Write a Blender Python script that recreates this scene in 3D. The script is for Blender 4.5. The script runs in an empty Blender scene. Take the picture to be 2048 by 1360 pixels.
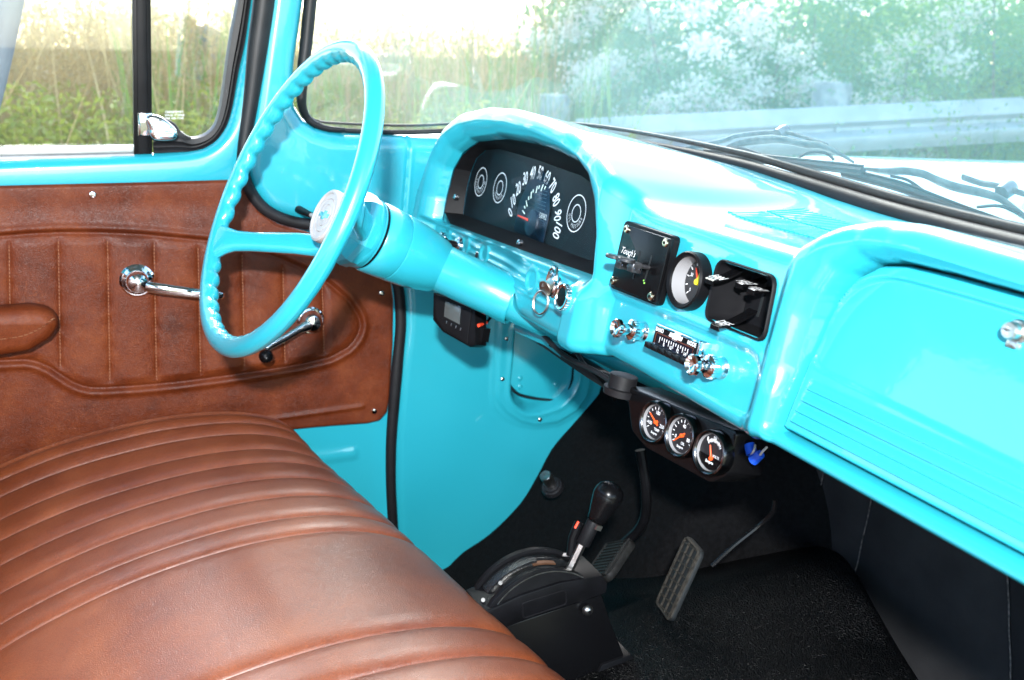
import bpy, bmesh, math, random
import numpy as np
from mathutils import Vector, Matrix
random.seed(4); RNG = np.random.default_rng(4)
scene = bpy.context.scene
COL = scene.collection

# ---------------------------------------------------------------- camera
VX, VY = (130.0, 90.0), (5500.0, 215.0)          # where the truck's cross and length lines vanish
CX0, CY0 = 1024.0, 680.0
_a = np.array([VX[0]-CX0, VX[1]-CY0]); _b = np.array([VY[0]-CX0, VY[1]-CY0])
FPX = math.sqrt(-(_a @ _b))
_mx = np.array([_a[0], _a[1], FPX]); _mx /= np.linalg.norm(_mx)
_Y = np.array([_b[0], _b[1], FPX]); _Y /= np.linalg.norm(_Y)
_X = -_mx
RC = np.stack([_X, _Y, np.cross(_X, _Y)], 1)      # world -> camera (x right, y down, z forward)
CAM = np.array([0.83, -0.57, 0.95])
cd = bpy.data.cameras.new('camera'); cam = bpy.data.objects.new('camera', cd); COL.objects.link(cam)
M = Matrix.Identity(4)
for i in range(3):
    M[i][0] = RC[0, i]; M[i][1] = -RC[1, i]; M[i][2] = -RC[2, i]; M[i][3] = CAM[i]
cam.matrix_world = M
cd.sensor_width = 36; cd.lens = 36*FPX/2048; cd.clip_start = 0.02; cd.clip_end = 2000
cd.dof.use_dof = True; cd.dof.focus_distance = 1.08; cd.dof.aperture_fstop = 7.5
scene.camera = cam

# ---------------------------------------------------------------- sky, sun, flash, exposure
SUN_EL, SUN_AZ = math.radians(40), math.radians(-72)   # azimuth from +y towards +x
w = bpy.data.worlds.new('World'); scene.world = w; w.use_nodes = True
nt = w.node_tree; bg = nt.nodes['Background']
sky = nt.nodes.new('ShaderNodeTexSky'); sky.sky_type = 'NISHITA'; sky.sun_disc = False
sky.sun_elevation = SUN_EL; sky.sun_rotation = SUN_AZ
sky.air_density = 1.0; sky.dust_density = 0.7; sky.ozone_density = 0.6
nt.links.new(sky.outputs[0], bg.inputs[0]); bg.inputs[1].default_value = 0.15
sl = bpy.data.lights.new('sun', 'SUN'); sl.energy = 1.5; sl.angle = math.radians(34); sl.color = (1, .96, .9)
so = bpy.data.objects.new('sun', sl); COL.objects.link(so)
sd = Vector((math.sin(SUN_AZ)*math.cos(SUN_EL), math.cos(SUN_AZ)*math.cos(SUN_EL), math.sin(SUN_EL)))
so.rotation_euler = sd.to_track_quat('Z', 'Y').to_euler()
# the photographer's flash
fl = bpy.data.lights.new('camera_flash', 'AREA'); fl.shape = 'RECTANGLE'; fl.size = .07; fl.size_y = .045; fl.energy = 12.5
fo = bpy.data.objects.new('camera_flash', fl); COL.objects.link(fo)
up = np.array([-RC[1, i] for i in range(3)]); fwd = np.array([RC[2, i] for i in range(3)])
FM = M.copy()
fp = CAM + up*0.20 - fwd*0.45      # a hand-held flash just behind and above the camera
for i in range(3): FM[i][3] = fp[i]
fo.matrix_world = FM
scene.view_settings.view_transform = 'Standard'; scene.view_settings.look = 'None'
scene.view_settings.exposure = 2.5; scene.view_settings.gamma = 1
scene.render.resolution_x = 1024; scene.render.resolution_y = 680
scene.cycles.max_bounces = 10; scene.cycles.transparent_max_bounces = 24

# ---------------------------------------------------------------- sight lines: a measured picture point -> a point on a real plane
def ray(u, v): return RC.T @ np.array([(u-CX0)/FPX, (v-CY0)/FPX, 1.0])
def onax(u, v, ax, val):
    d = ray(u, v); i = 'xyz'.index(ax); return CAM + d*((val-CAM[i])/d[i])
def onx(u, v, x): return onax(u, v, 'x', x)
def ony(u, v, y): return onax(u, v, 'y', y)
def onz(u, v, z): return onax(u, v, 'z', z)
def onpl(u, v, p, n):
    d = ray(u, v); p = np.array(p); n = np.array(n); return CAM + d*(((p-CAM) @ n)/(d @ n))
def nrm(a): a = np.array(a, float); return a/np.linalg.norm(a)
# the dashboard's face plane
EX = np.array([1., 0, 0]); ES = nrm([0, .21, 1]); EN = nrm([0, -1, .21]); P0 = np.array([0, 0, .7])
def DF(X, S, d=0): return P0 + EX*X + ES*S + EN*d
def fd(u, v, d=0):
    p = onpl(u, v, P0+EN*d, EN); return np.array([p[0], (p-P0) @ ES])
def fdw(u, v, d=0): return onpl(u, v, P0+EN*d, EN)
DAX = (EX, ES, EN)

# ---------------------------------------------------------------- things, parts
def thing(name, label, cat, loc, group=None):
    o = bpy.data.objects.new(name, None); COL.objects.link(o); o.location = tuple(loc); o.empty_display_size = .05
    o['label'] = label; o['category'] = cat
    if group: o['group'] = group
    return o
def tag(o, label, cat, group=None):
    o['label'] = label; o['category'] = cat
    if group: o['group'] = group
    return o
def base_of(p):
    b = np.zeros(3)
    while p is not None: b += np.array(p.location); p = p.parent
    return b
def part(name, mb, mat, parent=None, ang=35, kind=None, label=None):
    me = bpy.data.meshes.new(name)
    V = np.array(mb.v, float)
    loc = np.zeros(3)
    if parent is not None: V = V - base_of(parent)
    elif len(V):
        loc = np.array([(V[:, 0].min()+V[:, 0].max())/2, (V[:, 1].min()+V[:, 1].max())/2, V[:, 2].min()]); V = V-loc
    me.from_pydata(V.tolist(), [], mb.f)
    me.materials.append(mat)
    me.polygons.foreach_set('use_smooth', [True]*len(me.polygons))
    me.update()
    if ang < 180: me.set_sharp_from_angle(angle=math.radians(ang))
    o = bpy.data.objects.new(name, me); COL.objects.link(o)
    o.location = tuple(loc)
    if parent is not None: o.parent = parent
    if kind: o['kind'] = kind
    if label: o['label'] = label
    return o
def copy_tree(o, parent=None):
    c = o.copy(); COL.objects.link(c)
    if parent is not None: c.parent = parent
    for ch in list(o.children): copy_tree(ch, c)
    return c

# ---------------------------------------------------------------- mesh builder
def frame_from(axis, hint=(0, 0, 1)):
    z = nrm(axis); h = np.array(hint, float)
    if abs(h @ z) > .95: h = np.array([1., 0, 0])
    x = nrm(np.cross(h, z)); y = np.cross(z, x); return x, y, z
class MB:
    def __init__(s): s.v = []; s.f = []
    def add(s, vs, fs):
        n = len(s.v); s.v += [tuple(map(float, p)) for p in vs]; s.f += [tuple(i+n for i in f) for f in fs]; return s
    def box(s, o, ax, size):
        o = np.array(o, float); a = [np.array(ax[i], float)*size[i]/2 for i in range(3)]
        vs = [o+a[0]*i+a[1]*j+a[2]*k for k in (-1, 1) for j in (-1, 1) for i in (-1, 1)]
        return s.add(vs, [(0, 2, 3, 1), (4, 5, 7, 6), (0, 1, 5, 4), (2, 6, 7, 3), (0, 4, 6, 2), (1, 3, 7, 5)])
    def slab(s, poly, o, ax, h0, h1, c=0.0, inset=None):
        """a plate cut to a 2-D outline (ccw) in the frame o, ax from height h0 to h1, edge rounded by c"""
        P = np.array(poly, float); o = np.array(o, float)
        if np.sum(P[:, 0]*np.roll(P[:, 1], -1)-np.roll(P[:, 0], -1)*P[:, 1]) < 0: P = P[::-1]
        e = np.roll(P, -1, 0)-P; e /= np.maximum(np.linalg.norm(e, axis=1), 1e-9)[:, None]
        nn_ = np.stack([-e[:, 1], e[:, 0]], 1)
        vn = nn_+np.roll(nn_, 1, 0); vn /= np.maximum((vn*nn_).sum(1), .3)[:, None]
        lay = [(0, h0), (0, h1)] if c <= 0 else [(c, h0), (c*.3, h0+c*.3), (0, h0+c), (0, h1-c), (c*.3, h1-c*.3), (c, h1)]
        n = len(P); vs = []; fs = []
        for (ins, h) in lay:
            Q = P+vn*ins
            vs += [o+ax[0]*q[0]+ax[1]*q[1]+ax[2]*h for q in Q]
        for k in range(len(lay)-1):
            for i in range(n):
                j = (i+1) % n; fs.append((k*n+i, k*n+j, (k+1)*n+j, (k+1)*n+i))
        fs.append(tuple(range(n))[::-1]); fs.append(tuple((len(lay)-1)*n+i for i in range(n)))
        return s.add(vs, fs)
    def rbox(s, o, ax, size, r, c=0.001, n=4):
        return s.slab(rrect(size[0], size[1], r, n), o, ax, -size[2]/2, size[2]/2, c)
    def lathe(s, o, axis, prof, n=24, hint=(0, 0, 1), cap=True):
        x, y, z = frame_from(axis, hint); o = np.array(o, float); m = len(prof); vs = []; fs = []
        for (r, h) in prof:
            for i in range(n):
                t = 2*math.pi*i/n; vs.append(o+z*h+(x*math.cos(t)+y*math.sin(t))*r)
        for k in range(m-1):
            for i in range(n):
                j = (i+1) % n; fs.append((k*n+i, k*n+j, (k+1)*n+j, (k+1)*n+i))
        if cap: fs.append(tuple(range(n))[::-1]); fs.append(tuple((m-1)*n+i for i in range(n)))
        return s.add(vs, fs)
    def tube(s, pts, r, n=10, closed=False, flat=None, hint=(0, 0, 1)):
        """pipe along points; r scalar or per point; flat=(normal, k) squashes it along the normal"""
        P = np.array(pts, float); m = len(P); R_ = np.full(m, r) if np.isscalar(r) else np.array(r, float)
        if closed: T = np.roll(P, -1, 0)-np.roll(P, 1, 0)
        else: T = np.gradient(P, axis=0)
        vs = []; fs = []; px = None
        for i in range(m):
            t = nrm(T[i])
            if flat is not None:
                b = np.array(flat[0], float); b = nrm(b-t*(b @ t)); a = np.cross(b, t)
            else:
                if px is None: a, b, _ = frame_from(t, hint)
                else:
                    a = nrm(px-t*(px @ t)); b = np.cross(t, a)
                px = a
            for k in range(n):
                q = 2*math.pi*k/n; kk = flat[1] if flat is not None else 1
                vs.append(P[i]+R_[i]*(a*math.cos(q)+b*math.sin(q)*kk))
        for i in range(m if closed else m-1):
            i2 = (i+1) % m
            for k in range(n):
                k2 = (k+1) % n; fs.append((i*n+k, i*n+k2, i2*n+k2, i2*n+k))
        if not closed: fs.append(tuple(range(n))[::-1]); fs.append(tuple((m-1)*n+k for k in range(n)))
        return s.add(vs, fs)
    def grid(s, P, keep=None):
        P = np.array(P, float); m, n = P.shape[:2]
        fs = [(i*n+j, i*n+j+1, (i+1)*n+j+1, (i+1)*n+j) for i in range(m-1) for j in range(n-1) if keep is None or keep[i, j]]
        return s.add(P.reshape(-1, 3), fs)
    def ball(s, o, r, ax=None, n=14, m=9):
        ax = ax or (np.eye(3)[0], np.eye(3)[1], np.eye(3)[2]); r = (r, r, r) if np.isscalar(r) else r
        vs = []; fs = []; o = np.array(o, float)
        for i in range(m+1):
            t = math.pi*i/m
            for j in range(n):
                q = 2*math.pi*j/n
                vs.append(o+ax[0]*r[0]*math.sin(t)*math.cos(q)+ax[1]*r[1]*math.sin(t)*math.sin(q)+ax[2]*r[2]*math.cos(t))
        for i in range(m):
            for j in range(n):
                j2 = (j+1) % n; fs.append((i*n+j, (i+1)*n+j, (i+1)*n+j2, i*n+j2))
        return s.add(vs, fs)
    def text(s, body, o, ax, h, sx=1.0, shear=0.0, thick=0.0004, bold=0.0, align='C', rot=0.0):
        V, F = glyphs(body, shear, bold)
        if not len(V): return s
        x0, x1 = V[:, 0].min(), V[:, 0].max(); y0, y1 = V[:, 1].min(), V[:, 1].max(); k = h/max(y1-y0, 1e-6)
        ox = {'C': (x0+x1)/2, 'L': x0, 'R': x1}[align]
        a = np.array(ax[0])*math.cos(rot)+np.array(ax[1])*math.sin(rot); b = -np.array(ax[0])*math.sin(rot)+np.array(ax[1])*math.cos(rot)
        Q = np.array(o)+np.outer((V[:, 0]-ox)*k*sx, a)+np.outer((V[:, 1]-(y0+y1)/2)*k, b)+np.array(ax[2])*thick
        return s.add(Q, F)
_gc = {}
def glyphs(body, shear=0, bold=0):
    key = (body, shear, bold)
    if key not in _gc:
        cu = bpy.data.curves.new('lettering', 'FONT'); cu.body = body; cu.size = 1; cu.shear = shear; cu.offset = bold; cu.resolution_u = 3; cu.fill_mode = 'FRONT'
        ob = bpy.data.objects.new('lettering', cu); COL.objects.link(ob)
        dg = bpy.context.evaluated_depsgraph_get(); me = bpy.data.meshes.new_from_object(ob.evaluated_get(dg))
        _gc[key] = (np.array([v.co[:] for v in me.vertices]), [tuple(p.vertices) for p in me.polygons])
        bpy.data.objects.remove(ob); bpy.data.curves.remove(cu); bpy.data.meshes.remove(me)
    return _gc[key]
def rrect(wd, ht, r, n=5):
    out = []
    for cx, cy, a0 in ((wd/2-r, ht/2-r, 0), (-wd/2+r, ht/2-r, 90), (-wd/2+r, -ht/2+r, 180), (wd/2-r, -ht/2+r, 270)):
        for k in range(n+1):
            t = math.radians(a0+90*k/n); out.append((cx+r*math.cos(t), cy+r*math.sin(t)))
    return out
def smooth_poly(P, it=2, closed=True, r=.011):
    P = np.array(P, float)
    if closed:          # keep long edges straight: only the ends of an edge are rounded
        out = []
        for a, b in zip(P, np.roll(P, -1, 0)):
            out.append(a); l = np.linalg.norm(b-a)
            if l > 3*r: out += [a+(b-a)*r/l, b-(b-a)*r/l]
        P = np.array(out)
    for _ in range(it):
        Q = np.roll(P, -1, 0) if closed else None
        if closed:
            P = np.stack([.75*P+.25*Q, .25*P+.75*Q], 1).reshape(-1, P.shape[1])
        else:
            A, B = P[:-1], P[1:]; R_ = np.stack([.75*A+.25*B, .25*A+.75*B], 1).reshape(-1, P.shape[1]); P = np.vstack([P[:1], R_, P[-1:]])
    return P
def spline(P, n):
    """Catmull-Rom through points, n samples"""
    P = np.array(P, float); Q = np.vstack([2*P[0]-P[1], P, 2*P[-1]-P[-2]]); L = np.r_[0, np.cumsum(np.linalg.norm(np.diff(P, axis=0), axis=1))]
    out = []
    for s_ in np.linspace(0, L[-1], n):
        i = min(np.searchsorted(L, s_, 'right')-1, len(P)-2); t = (s_-L[i])/max(L[i+1]-L[i], 1e-9)
        a, b, c, d = Q[i], Q[i+1], Q[i+2], Q[i+3]
        out.append(.5*(2*b+(c-a)*t+(2*a-5*b+4*c-d)*t*t+(3*b-a-3*c+d)*t**3))
    return np.array(out)
def sdf(X, Y, poly):
    """signed distance to a closed outline, negative inside"""
    P = np.array(poly, float); D = np.full(X.shape, 1e9); ins = np.zeros(X.shape, bool)
    for (x0, y0), (x1, y1) in zip(P, np.roll(P, -1, 0)):
        dx, dy = x1-x0, y1-y0; L2 = dx*dx+dy*dy+1e-18
        t = np.clip(((X-x0)*dx+(Y-y0)*dy)/L2, 0, 1)
        D = np.minimum(D, np.hypot(X-x0-t*dx, Y-y0-t*dy))
        if y0 != y1:
            c = (y0 > Y) != (y1 > Y); ins ^= c & (X < (x1-x0)*(Y-y0)/(y1-y0)+x0)
    return np.where(ins, -D, D)
def trim_grid(X, Y, f):
    """keep the grid where f < 0 and pull the cut edge exactly onto f = 0; returns X, Y, kept faces"""
    s = f(X, Y); kv = s < 0; kf = kv[:-1, :-1] & kv[1:, 1:] & kv[1:, :-1] & kv[:-1, 1:]
    pad = np.zeros((kf.shape[0]+2, kf.shape[1]+2), int); pad[1:-1, 1:-1] = kf
    cnt = pad[:-1, :-1]+pad[1:, :-1]+pad[:-1, 1:]+pad[1:, 1:]
    full = np.full(cnt.shape, 4); full[0] = full[-1] = 2; full[:, 0] = full[:, -1] = 2; full[0, 0] = full[0, -1] = full[-1, 0] = full[-1, -1] = 1
    b = (cnt > 0) & (cnt < full); x, y = X[b], Y[b]; e = 1e-4
    for _ in range(2):
        s0 = f(x, y); gx = (f(x+e, y)-f(x-e, y))/(2*e); gy = (f(x, y+e)-f(x, y-e))/(2*e); g2 = np.maximum(gx*gx+gy*gy, .25)
        m = np.clip(s0, -.008, .008)/g2; x = x-m*gx; y = y-m*gy
    X = X.copy(); Y = Y.copy(); X[b] = x; Y[b] = y
    return X, Y, kf
def pdist(X, Y, line):
    """distance to an open line"""
    P = np.array(line, float); D = np.full(X.shape, 1e9)
    for (x0, y0), (x1, y1) in zip(P[:-1], P[1:]):
        dx, dy = x1-x0, y1-y0; L2 = dx*dx+dy*dy+1e-18
        t = np.clip(((X-x0)*dx+(Y-y0)*dy)/L2, 0, 1); D = np.minimum(D, np.hypot(X-x0-t*dx, Y-y0-t*dy))
    return D
def sst(a, b, x): t = np.clip((x-a)/(b-a), 0, 1); return t*t*(3-2*t)
def gau(x, s): return np.exp(-(x/s)**2)

# ---------------------------------------------------------------- materials
def mk(name, col=(.5, .5, .5), rough=.5, metal=0., coat=0., coat_rough=.03, spec=.5, sheen=0.):
    m = bpy.data.materials.new(name); m.use_nodes = True; b = m.node_tree.nodes['Principled BSDF']
    b.inputs['Base Color'].default_value = (*col, 1); b.inputs['Roughness'].default_value = rough; b.inputs['Metallic'].default_value = metal
    b.inputs['Coat Weight'].default_value = coat; b.inputs['Coat Roughness'].default_value = coat_rough; b.inputs['Specular IOR Level'].default_value = spec
    b.inputs['Sheen Weight'].default_value = sheen
    return m
def N(m, t, **k):
    n = m.node_tree.nodes.new(t)
    for a, v in k.items():
        if a.startswith('i_'):
            key = a[2:].replace('_', ' '); n.inputs[key].default_value = v
        else: setattr(n, a, v)
    return n
def L(m, a, b): m.node_tree.links.new(a, b)
def bsdf(m): return m.node_tree.nodes['Principled BSDF']
def coords(m): return N(m, 'ShaderNodeTexCoord').outputs['Object']
def ramp(m, fac, stops):
    r = N(m, 'ShaderNodeValToRGB'); e = r.color_ramp.elements
    while len(e) < len(stops): e.new(.5)
    for q, (p, c) in zip(e, stops): q.position = p; q.color = (*c, 1) if len(c) == 3 else c
    L(m, fac, r.inputs[0]); return r.outputs[0]
def bump(m, height, strength, dist):
    b = N(m, 'ShaderNodeBump'); b.inputs['Strength'].default_value = strength; b.inputs['Distance'].default_value = dist
    L(m, height, b.inputs['Height']); L(m, b.outputs[0], bsdf(m).inputs['Normal']); return b
def noisy(name, c0, c1, scale, rough=.5, bstr=0., bdist=.001, bscale=None, r01=None, detail=4, **k):
    m = mk(name, c0, rough, **k); tc = coords(m)
    n = N(m, 'ShaderNodeTexNoise', i_Scale=scale, i_Detail=detail); L(m, tc, n.inputs['Vector'])
    L(m, ramp(m, n.outputs['Fac'], [(.35, c0), (.65, c1)]), bsdf(m).inputs['Base Color'])
    if r01: L(m, ramp(m, n.outputs['Fac'], [(.3, (r01[0],)*3), (.7, (r01[1],)*3)]), bsdf(m).inputs['Roughness'])
    if bstr:
        n2 = N(m, 'ShaderNodeTexNoise', i_Scale=bscale or scale, i_Detail=3.); L(m, tc, n2.inputs['Vector']); bump(m, n2.outputs['Fac'], bstr, bdist)
    return m
def make_paint():
    m = mk('turquoise_paint', (.004, .42, .50), .32, coat=1., coat_rough=.02); tc = coords(m)
    n = N(m, 'ShaderNodeTexNoise', i_Scale=900., i_Detail=2.); L(m, tc, n.inputs['Vector'])
    n3 = N(m, 'ShaderNodeTexNoise', i_Scale=3., i_Detail=3.); L(m, tc, n3.inputs['Vector'])
    L(m, ramp(m, n3.outputs['Fac'], [(.3, (.018, .345, .43)), (.7, (.023, .37, .46))]), bsdf(m).inputs['Base Color'])
    n2 = N(m, 'ShaderNodeTexNoise', i_Scale=55., i_Detail=2.); L(m, tc, n2.inputs['Vector'])     # orange peel in the clear coat
    L(m, ramp(m, n3.outputs['Fac'], [(.35, (.02, .02, .02)), (.75, (.075, .075, .075))]), bsdf(m).inputs['Coat Roughness'])
    b = N(m, 'ShaderNodeBump'); b.inputs['Strength'].default_value = .06; b.inputs['Distance'].default_value = .002
    L(m, n2.outputs['Fac'], b.inputs['Height']); L(m, b.outputs[0], bsdf(m).inputs['Coat Normal'])
    return m
def make_leather(name, dark, mid, light, rough, spec=.5):
    m = mk(name, mid, rough, spec=spec); tc = coords(m)
    n1 = N(m, 'ShaderNodeTexNoise', i_Scale=9., i_Detail=6., i_Roughness=.65); L(m, tc, n1.inputs['Vector'])
    v1 = N(m, 'ShaderNodeTexVoronoi', feature='DISTANCE_TO_EDGE', i_Scale=420.); 
    nd = N(m, 'ShaderNodeTexNoise', i_Scale=60., i_Detail=3.); L(m, tc, nd.inputs['Vector'])
    mixv = N(m, 'ShaderNodeVectorMath', operation='MULTIPLY_ADD'); mixv.inputs[1].default_value = (.02, .02, .02); L(m, nd.outputs['Color'], mixv.inputs[0]); L(m, tc, mixv.inputs[2])
    L(m, mixv.outputs[0], v1.inputs['Vector'])
    v2 = N(m, 'ShaderNodeTexVoronoi', feature='DISTANCE_TO_EDGE', i_Scale=70.); L(m, mixv.outputs[0], v2.inputs['Vector'])
    base = ramp(m, n1.outputs['Fac'], [(.25, dark), (.52, mid), (.8, light)])
    veins = ramp(m, v2.outputs['Distance'], [(0., (1, 1, 1)), (.035, (0, 0, 0))])
    n4 = N(m, 'ShaderNodeTexNoise', i_Scale=22., i_Detail=3.); L(m, tc, n4.inputs['Vector'])
    vm = N(m, 'ShaderNodeMath', operation='MULTIPLY'); L(m, veins, vm.inputs[0]); L(m, ramp(m, n4.outputs['Fac'], [(.48, (0, 0, 0)), (.72, (.42, .42, .42))]), vm.inputs[1])
    mx = N(m, 'ShaderNodeMix', data_type='RGBA'); L(m, vm.outputs[0], mx.inputs[0]); L(m, base, mx.inputs[6]); mx.inputs[7].default_value = (light[0]*1.25, light[1]*1.35, light[2]*1.4, 1)
    pore = ramp(m, v1.outputs['Distance'], [(0., (.62, .62, .62)), (.12, (1, 1, 1))])
    mu = N(m, 'ShaderNodeMix', data_type='RGBA', blend_type='MULTIPLY'); mu.inputs[0].default_value = 1.; L(m, mx.outputs[2], mu.inputs[6]); L(m, pore, mu.inputs[7])
    L(m, mu.outputs[2], bsdf(m).inputs['Base Color'])
    L(m, ramp(m, n1.outputs['Fac'], [(.3, (rough-.07,)*3), (.7, (rough+.1,)*3)]), bsdf(m).inputs['Roughness'])
    b1 = N(m, 'ShaderNodeBump'); b1.inputs['Strength'].default_value = .6; b1.inputs['Distance'].default_value = .0009; L(m, v1.outputs['Distance'], b1.inputs['Height'])
    b2 = N(m, 'ShaderNodeBump'); b2.inputs['Strength'].default_value = .25; b2.inputs['Distance'].default_value = .003; L(m, n4.outputs['Fac'], b2.inputs['Height']); L(m, b1.outputs[0], b2.inputs['Normal'])
    L(m, b2.outputs[0], bsdf(m).inputs['Normal'])
    return m
def make_glass(name, tint=(1, 1, 1), ior=1.5, rough=0.0, k=1.0, veil=0.):
    m = bpy.data.materials.new(name); m.use_nodes = True; t = m.node_tree; t.nodes.remove(t.nodes['Principled BSDF'])
    tr = N(m, 'ShaderNodeBsdfTransparent'); tr.inputs[0].default_value = (*tint, 1)
    gl = N(m, 'ShaderNodeBsdfGlossy'); gl.inputs['Roughness'].default_value = rough
    # Schlick reflectance, the same from either side of the sheet
    ge = N(m, 'ShaderNodeNewGeometry'); dt = N(m, 'ShaderNodeVectorMath', operation='DOT_PRODUCT'); L(m, ge.outputs['Normal'], dt.inputs[0]); L(m, ge.outputs['Incoming'], dt.inputs[1])
    ab = N(m, 'ShaderNodeMath', operation='ABSOLUTE'); L(m, dt.outputs['Value'], ab.inputs[0])
    iv = N(m, 'ShaderNodeMath', operation='SUBTRACT'); iv.inputs[0].default_value = 1.; L(m, ab.outputs[0], iv.inputs[1])
    pw = N(m, 'ShaderNodeMath', operation='POWER'); L(m, iv.outputs[0], pw.inputs[0]); pw.inputs[1].default_value = 5.
    f0 = ((ior-1)/(ior+1))**2
    mu = N(m, 'ShaderNodeMath', operation='MULTIPLY_ADD'); L(m, pw.outputs[0], mu.inputs[0]); mu.inputs[1].default_value = (1-f0)*k; mu.inputs[2].default_value = f0*k
    mx = N(m, 'ShaderNodeMixShader'); L(m, mu.outputs[0], mx.inputs[0]); L(m, tr.outputs[0], mx.inputs[1]); L(m, gl.outputs[0], mx.inputs[2])
    out = mx.outputs[0]
    if veil:            # pale haze mixed into the glass colour, imitating veiling reflection
        tl = N(m, 'ShaderNodeBsdfTranslucent'); tl.inputs[0].default_value = (.8, .8, .78, 1); df = N(m, 'ShaderNodeBsdfDiffuse'); df.inputs[0].default_value = (.8, .8, .78, 1)
        m1 = N(m, 'ShaderNodeMixShader'); m1.inputs[0].default_value = .5; L(m, tl.outputs[0], m1.inputs[1]); L(m, df.outputs[0], m1.inputs[2])
        n_ = N(m, 'ShaderNodeTexNoise', i_Scale=5., i_Detail=6.); L(m, coords(m), n_.inputs['Vector'])
        m2 = N(m, 'ShaderNodeMixShader'); L(m, ramp(m, n_.outputs['Fac'], [(.3, (veil*.75,)*3), (.7, (veil*1.25,)*3)]), m2.inputs[0]); L(m, out, m2.inputs[1]); L(m, m1.outputs[0], m2.inputs[2]); out = m2.outputs[0]
    L(m, out, t.nodes['Material Output'].inputs[0]); return m
PAINT = make_paint()
LEATHER = make_leather('tan_leather', (.050, .0075, .0016), (.130, .023, .0042), (.235, .055, .012), .46, .3)
SEATL = make_leather('seat_leather', (.115, .021, .005), (.185, .040, .009), (.27, .07, .018), .46, .6)
bsdf(SEATL).inputs['Coat Weight'].default_value = .5; bsdf(SEATL).inputs['Coat Roughness'].default_value = .36
BLACK = noisy('black_plastic', (.003, .003, .0035), (.005, .005, .006), 40, .42, .1, .0004, 400, spec=.12)
SATIN = noisy('satin_black', (.005, .005, .006), (.008, .008, .009), 30, .5, .08, .0005, 300, spec=.12)
RUBBER = noisy('black_rubber', (.006, .006, .007), (.010, .010, .012), 25, .5, .15, .001, 120, spec=.35)
CHROME = mk('chrome', (.82, .83, .85), .05, 1.)
DULL = noisy('dull_screw', (.10, .10, .10), (.16, .16, .155), 90, .5, metal=.6)
STEEL = noisy('worn_steel', (.42, .41, .39), (.6, .59, .57), 120, .3, metal=1.)
WHITE = mk('white_print', (.85, .85, .85), .5)
CREAM = noisy('cream_plastic', (.40, .37, .35), (.46, .43, .41), 60, .35, .1, .0005, 200)
RED = mk('needle_red', (.85, .06, .02), .4)
ORANGE = mk('needle_orange', (.9, .10, .015), .4)
YELLOW = mk('yellow_print', (.8, .62, .02), .4)
THREAD = mk('tan_thread', (.24, .095, .04), .8)
def make_mat():
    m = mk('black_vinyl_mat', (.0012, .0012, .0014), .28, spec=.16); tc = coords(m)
    v = N(m, 'ShaderNodeTexVoronoi', i_Scale=420.); L(m, tc, v.inputs['Vector'])
    n = N(m, 'ShaderNodeTexNoise', i_Scale=300., i_Detail=3.); L(m, tc, n.inputs['Vector'])
    ad = N(m, 'ShaderNodeMath', operation='ADD'); L(m, v.outputs['Distance'], ad.inputs[0]); L(m, n.outputs['Fac'], ad.inputs[1])
    bump(m, ad.outputs[0], 1., .0028); return m
MAT = make_mat()
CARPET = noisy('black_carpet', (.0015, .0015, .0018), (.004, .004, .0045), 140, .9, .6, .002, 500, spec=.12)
BOARD = noisy('black_insulation', (.024, .024, .026), (.034, .034, .036), 14, .65, .25, .0012, 220, spec=.2)
GLASS = make_glass('window_glass', (.97, .985, .98), 1.5)
WGLASS = make_glass('windshield_glass', (.95, .99, .98), 1.75, veil=.055)
LENS = make_glass('instrument_lens', (.98, .99, 1.), 1.45, .08, .12)
# ================================================================ THE DASHBOARD
def px_poly(pts, d): return np.array([fd(u, v, d) for u, v in pts])
SEAL = [(-.765, -.236, .872), (-.766, -.226, .850), (-.768, -.205, .834), (-.770, -.15, .829), (-.765, -.05, .826), (-.735, .07, .832), (-.66, .15, .836), (-.56, .20, .836), (-.41, .238, .829), (-.26, .26, .820),
        (-.17, .270, .811), (-.08, .276, .802), (.03, .276, .794), (.2, .262, .790), (.4, .225, .797), (.6, .17, .812), (.76, .08, .83), (.86, -.05, .85), (.88, -.2, .865)]
SEALC = spline(SEAL, 200)
def seal_at(X):
    i0 = 30
    return np.interp(X, SEALC[36:, 0], SEALC[36:, 1]), np.interp(X, SEALC[36:, 0], SEALC[36:, 2])
OPEN = smooth_poly(np.array([fd(u, v, np.interp(u, [880, 960, 1100, 1178], [.030, .036, .045, .054])) for u, v in [(880, 440), (887, 395), (900, 338), (918, 303), (945, 281), (1000, 274), (1060, 285), (1105, 302), (1145, 325), (1166, 360), (1176, 410), (1179, 470), (1170, 546), (1167, 551), (1025, 497), (888, 444)]]), 1)
STOP_X = [-.72, -.705, -.698, -.688, -.655, -.601, -.515, -.424, -.341, -.249, -.162, -.115, -.075, -.04, .0, .185, .205, .222, .240, .273, .311, .36, .417, .8]
STOP_S = [.02, .045, .066, .096, .135, .158, .171, .174, .170, .160, .137, .118, .098, .093, .092, .092, .096, .107, .119, .131, .134, .132, .129, .127]
_sx = np.linspace(-.72, .8, 760); _sy = np.interp(_sx, STOP_X, STOP_S)
for _ in range(2): _sy = np.convolve(np.pad(_sy, 6, mode='edge'), np.hanning(15)[1:-1]/np.hanning(15).sum(), 'valid')
def Stop(X): return np.interp(X, _sx, _sy)
def Sbot(X): return -.092+.011*sst(-.13, -.07, X)+.014*sst(.18, .23, X)
GL = smooth_poly([(.239, -.0525), (.2375, .0), (.2368, .042), (.2395, .062), (.250, .083), (.268, .097), (.293, .1025), (.34, .1035), (.41, .1025), (.72, .100), (.742, .09), (.742, -.0525)], 2, r=.006)
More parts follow.
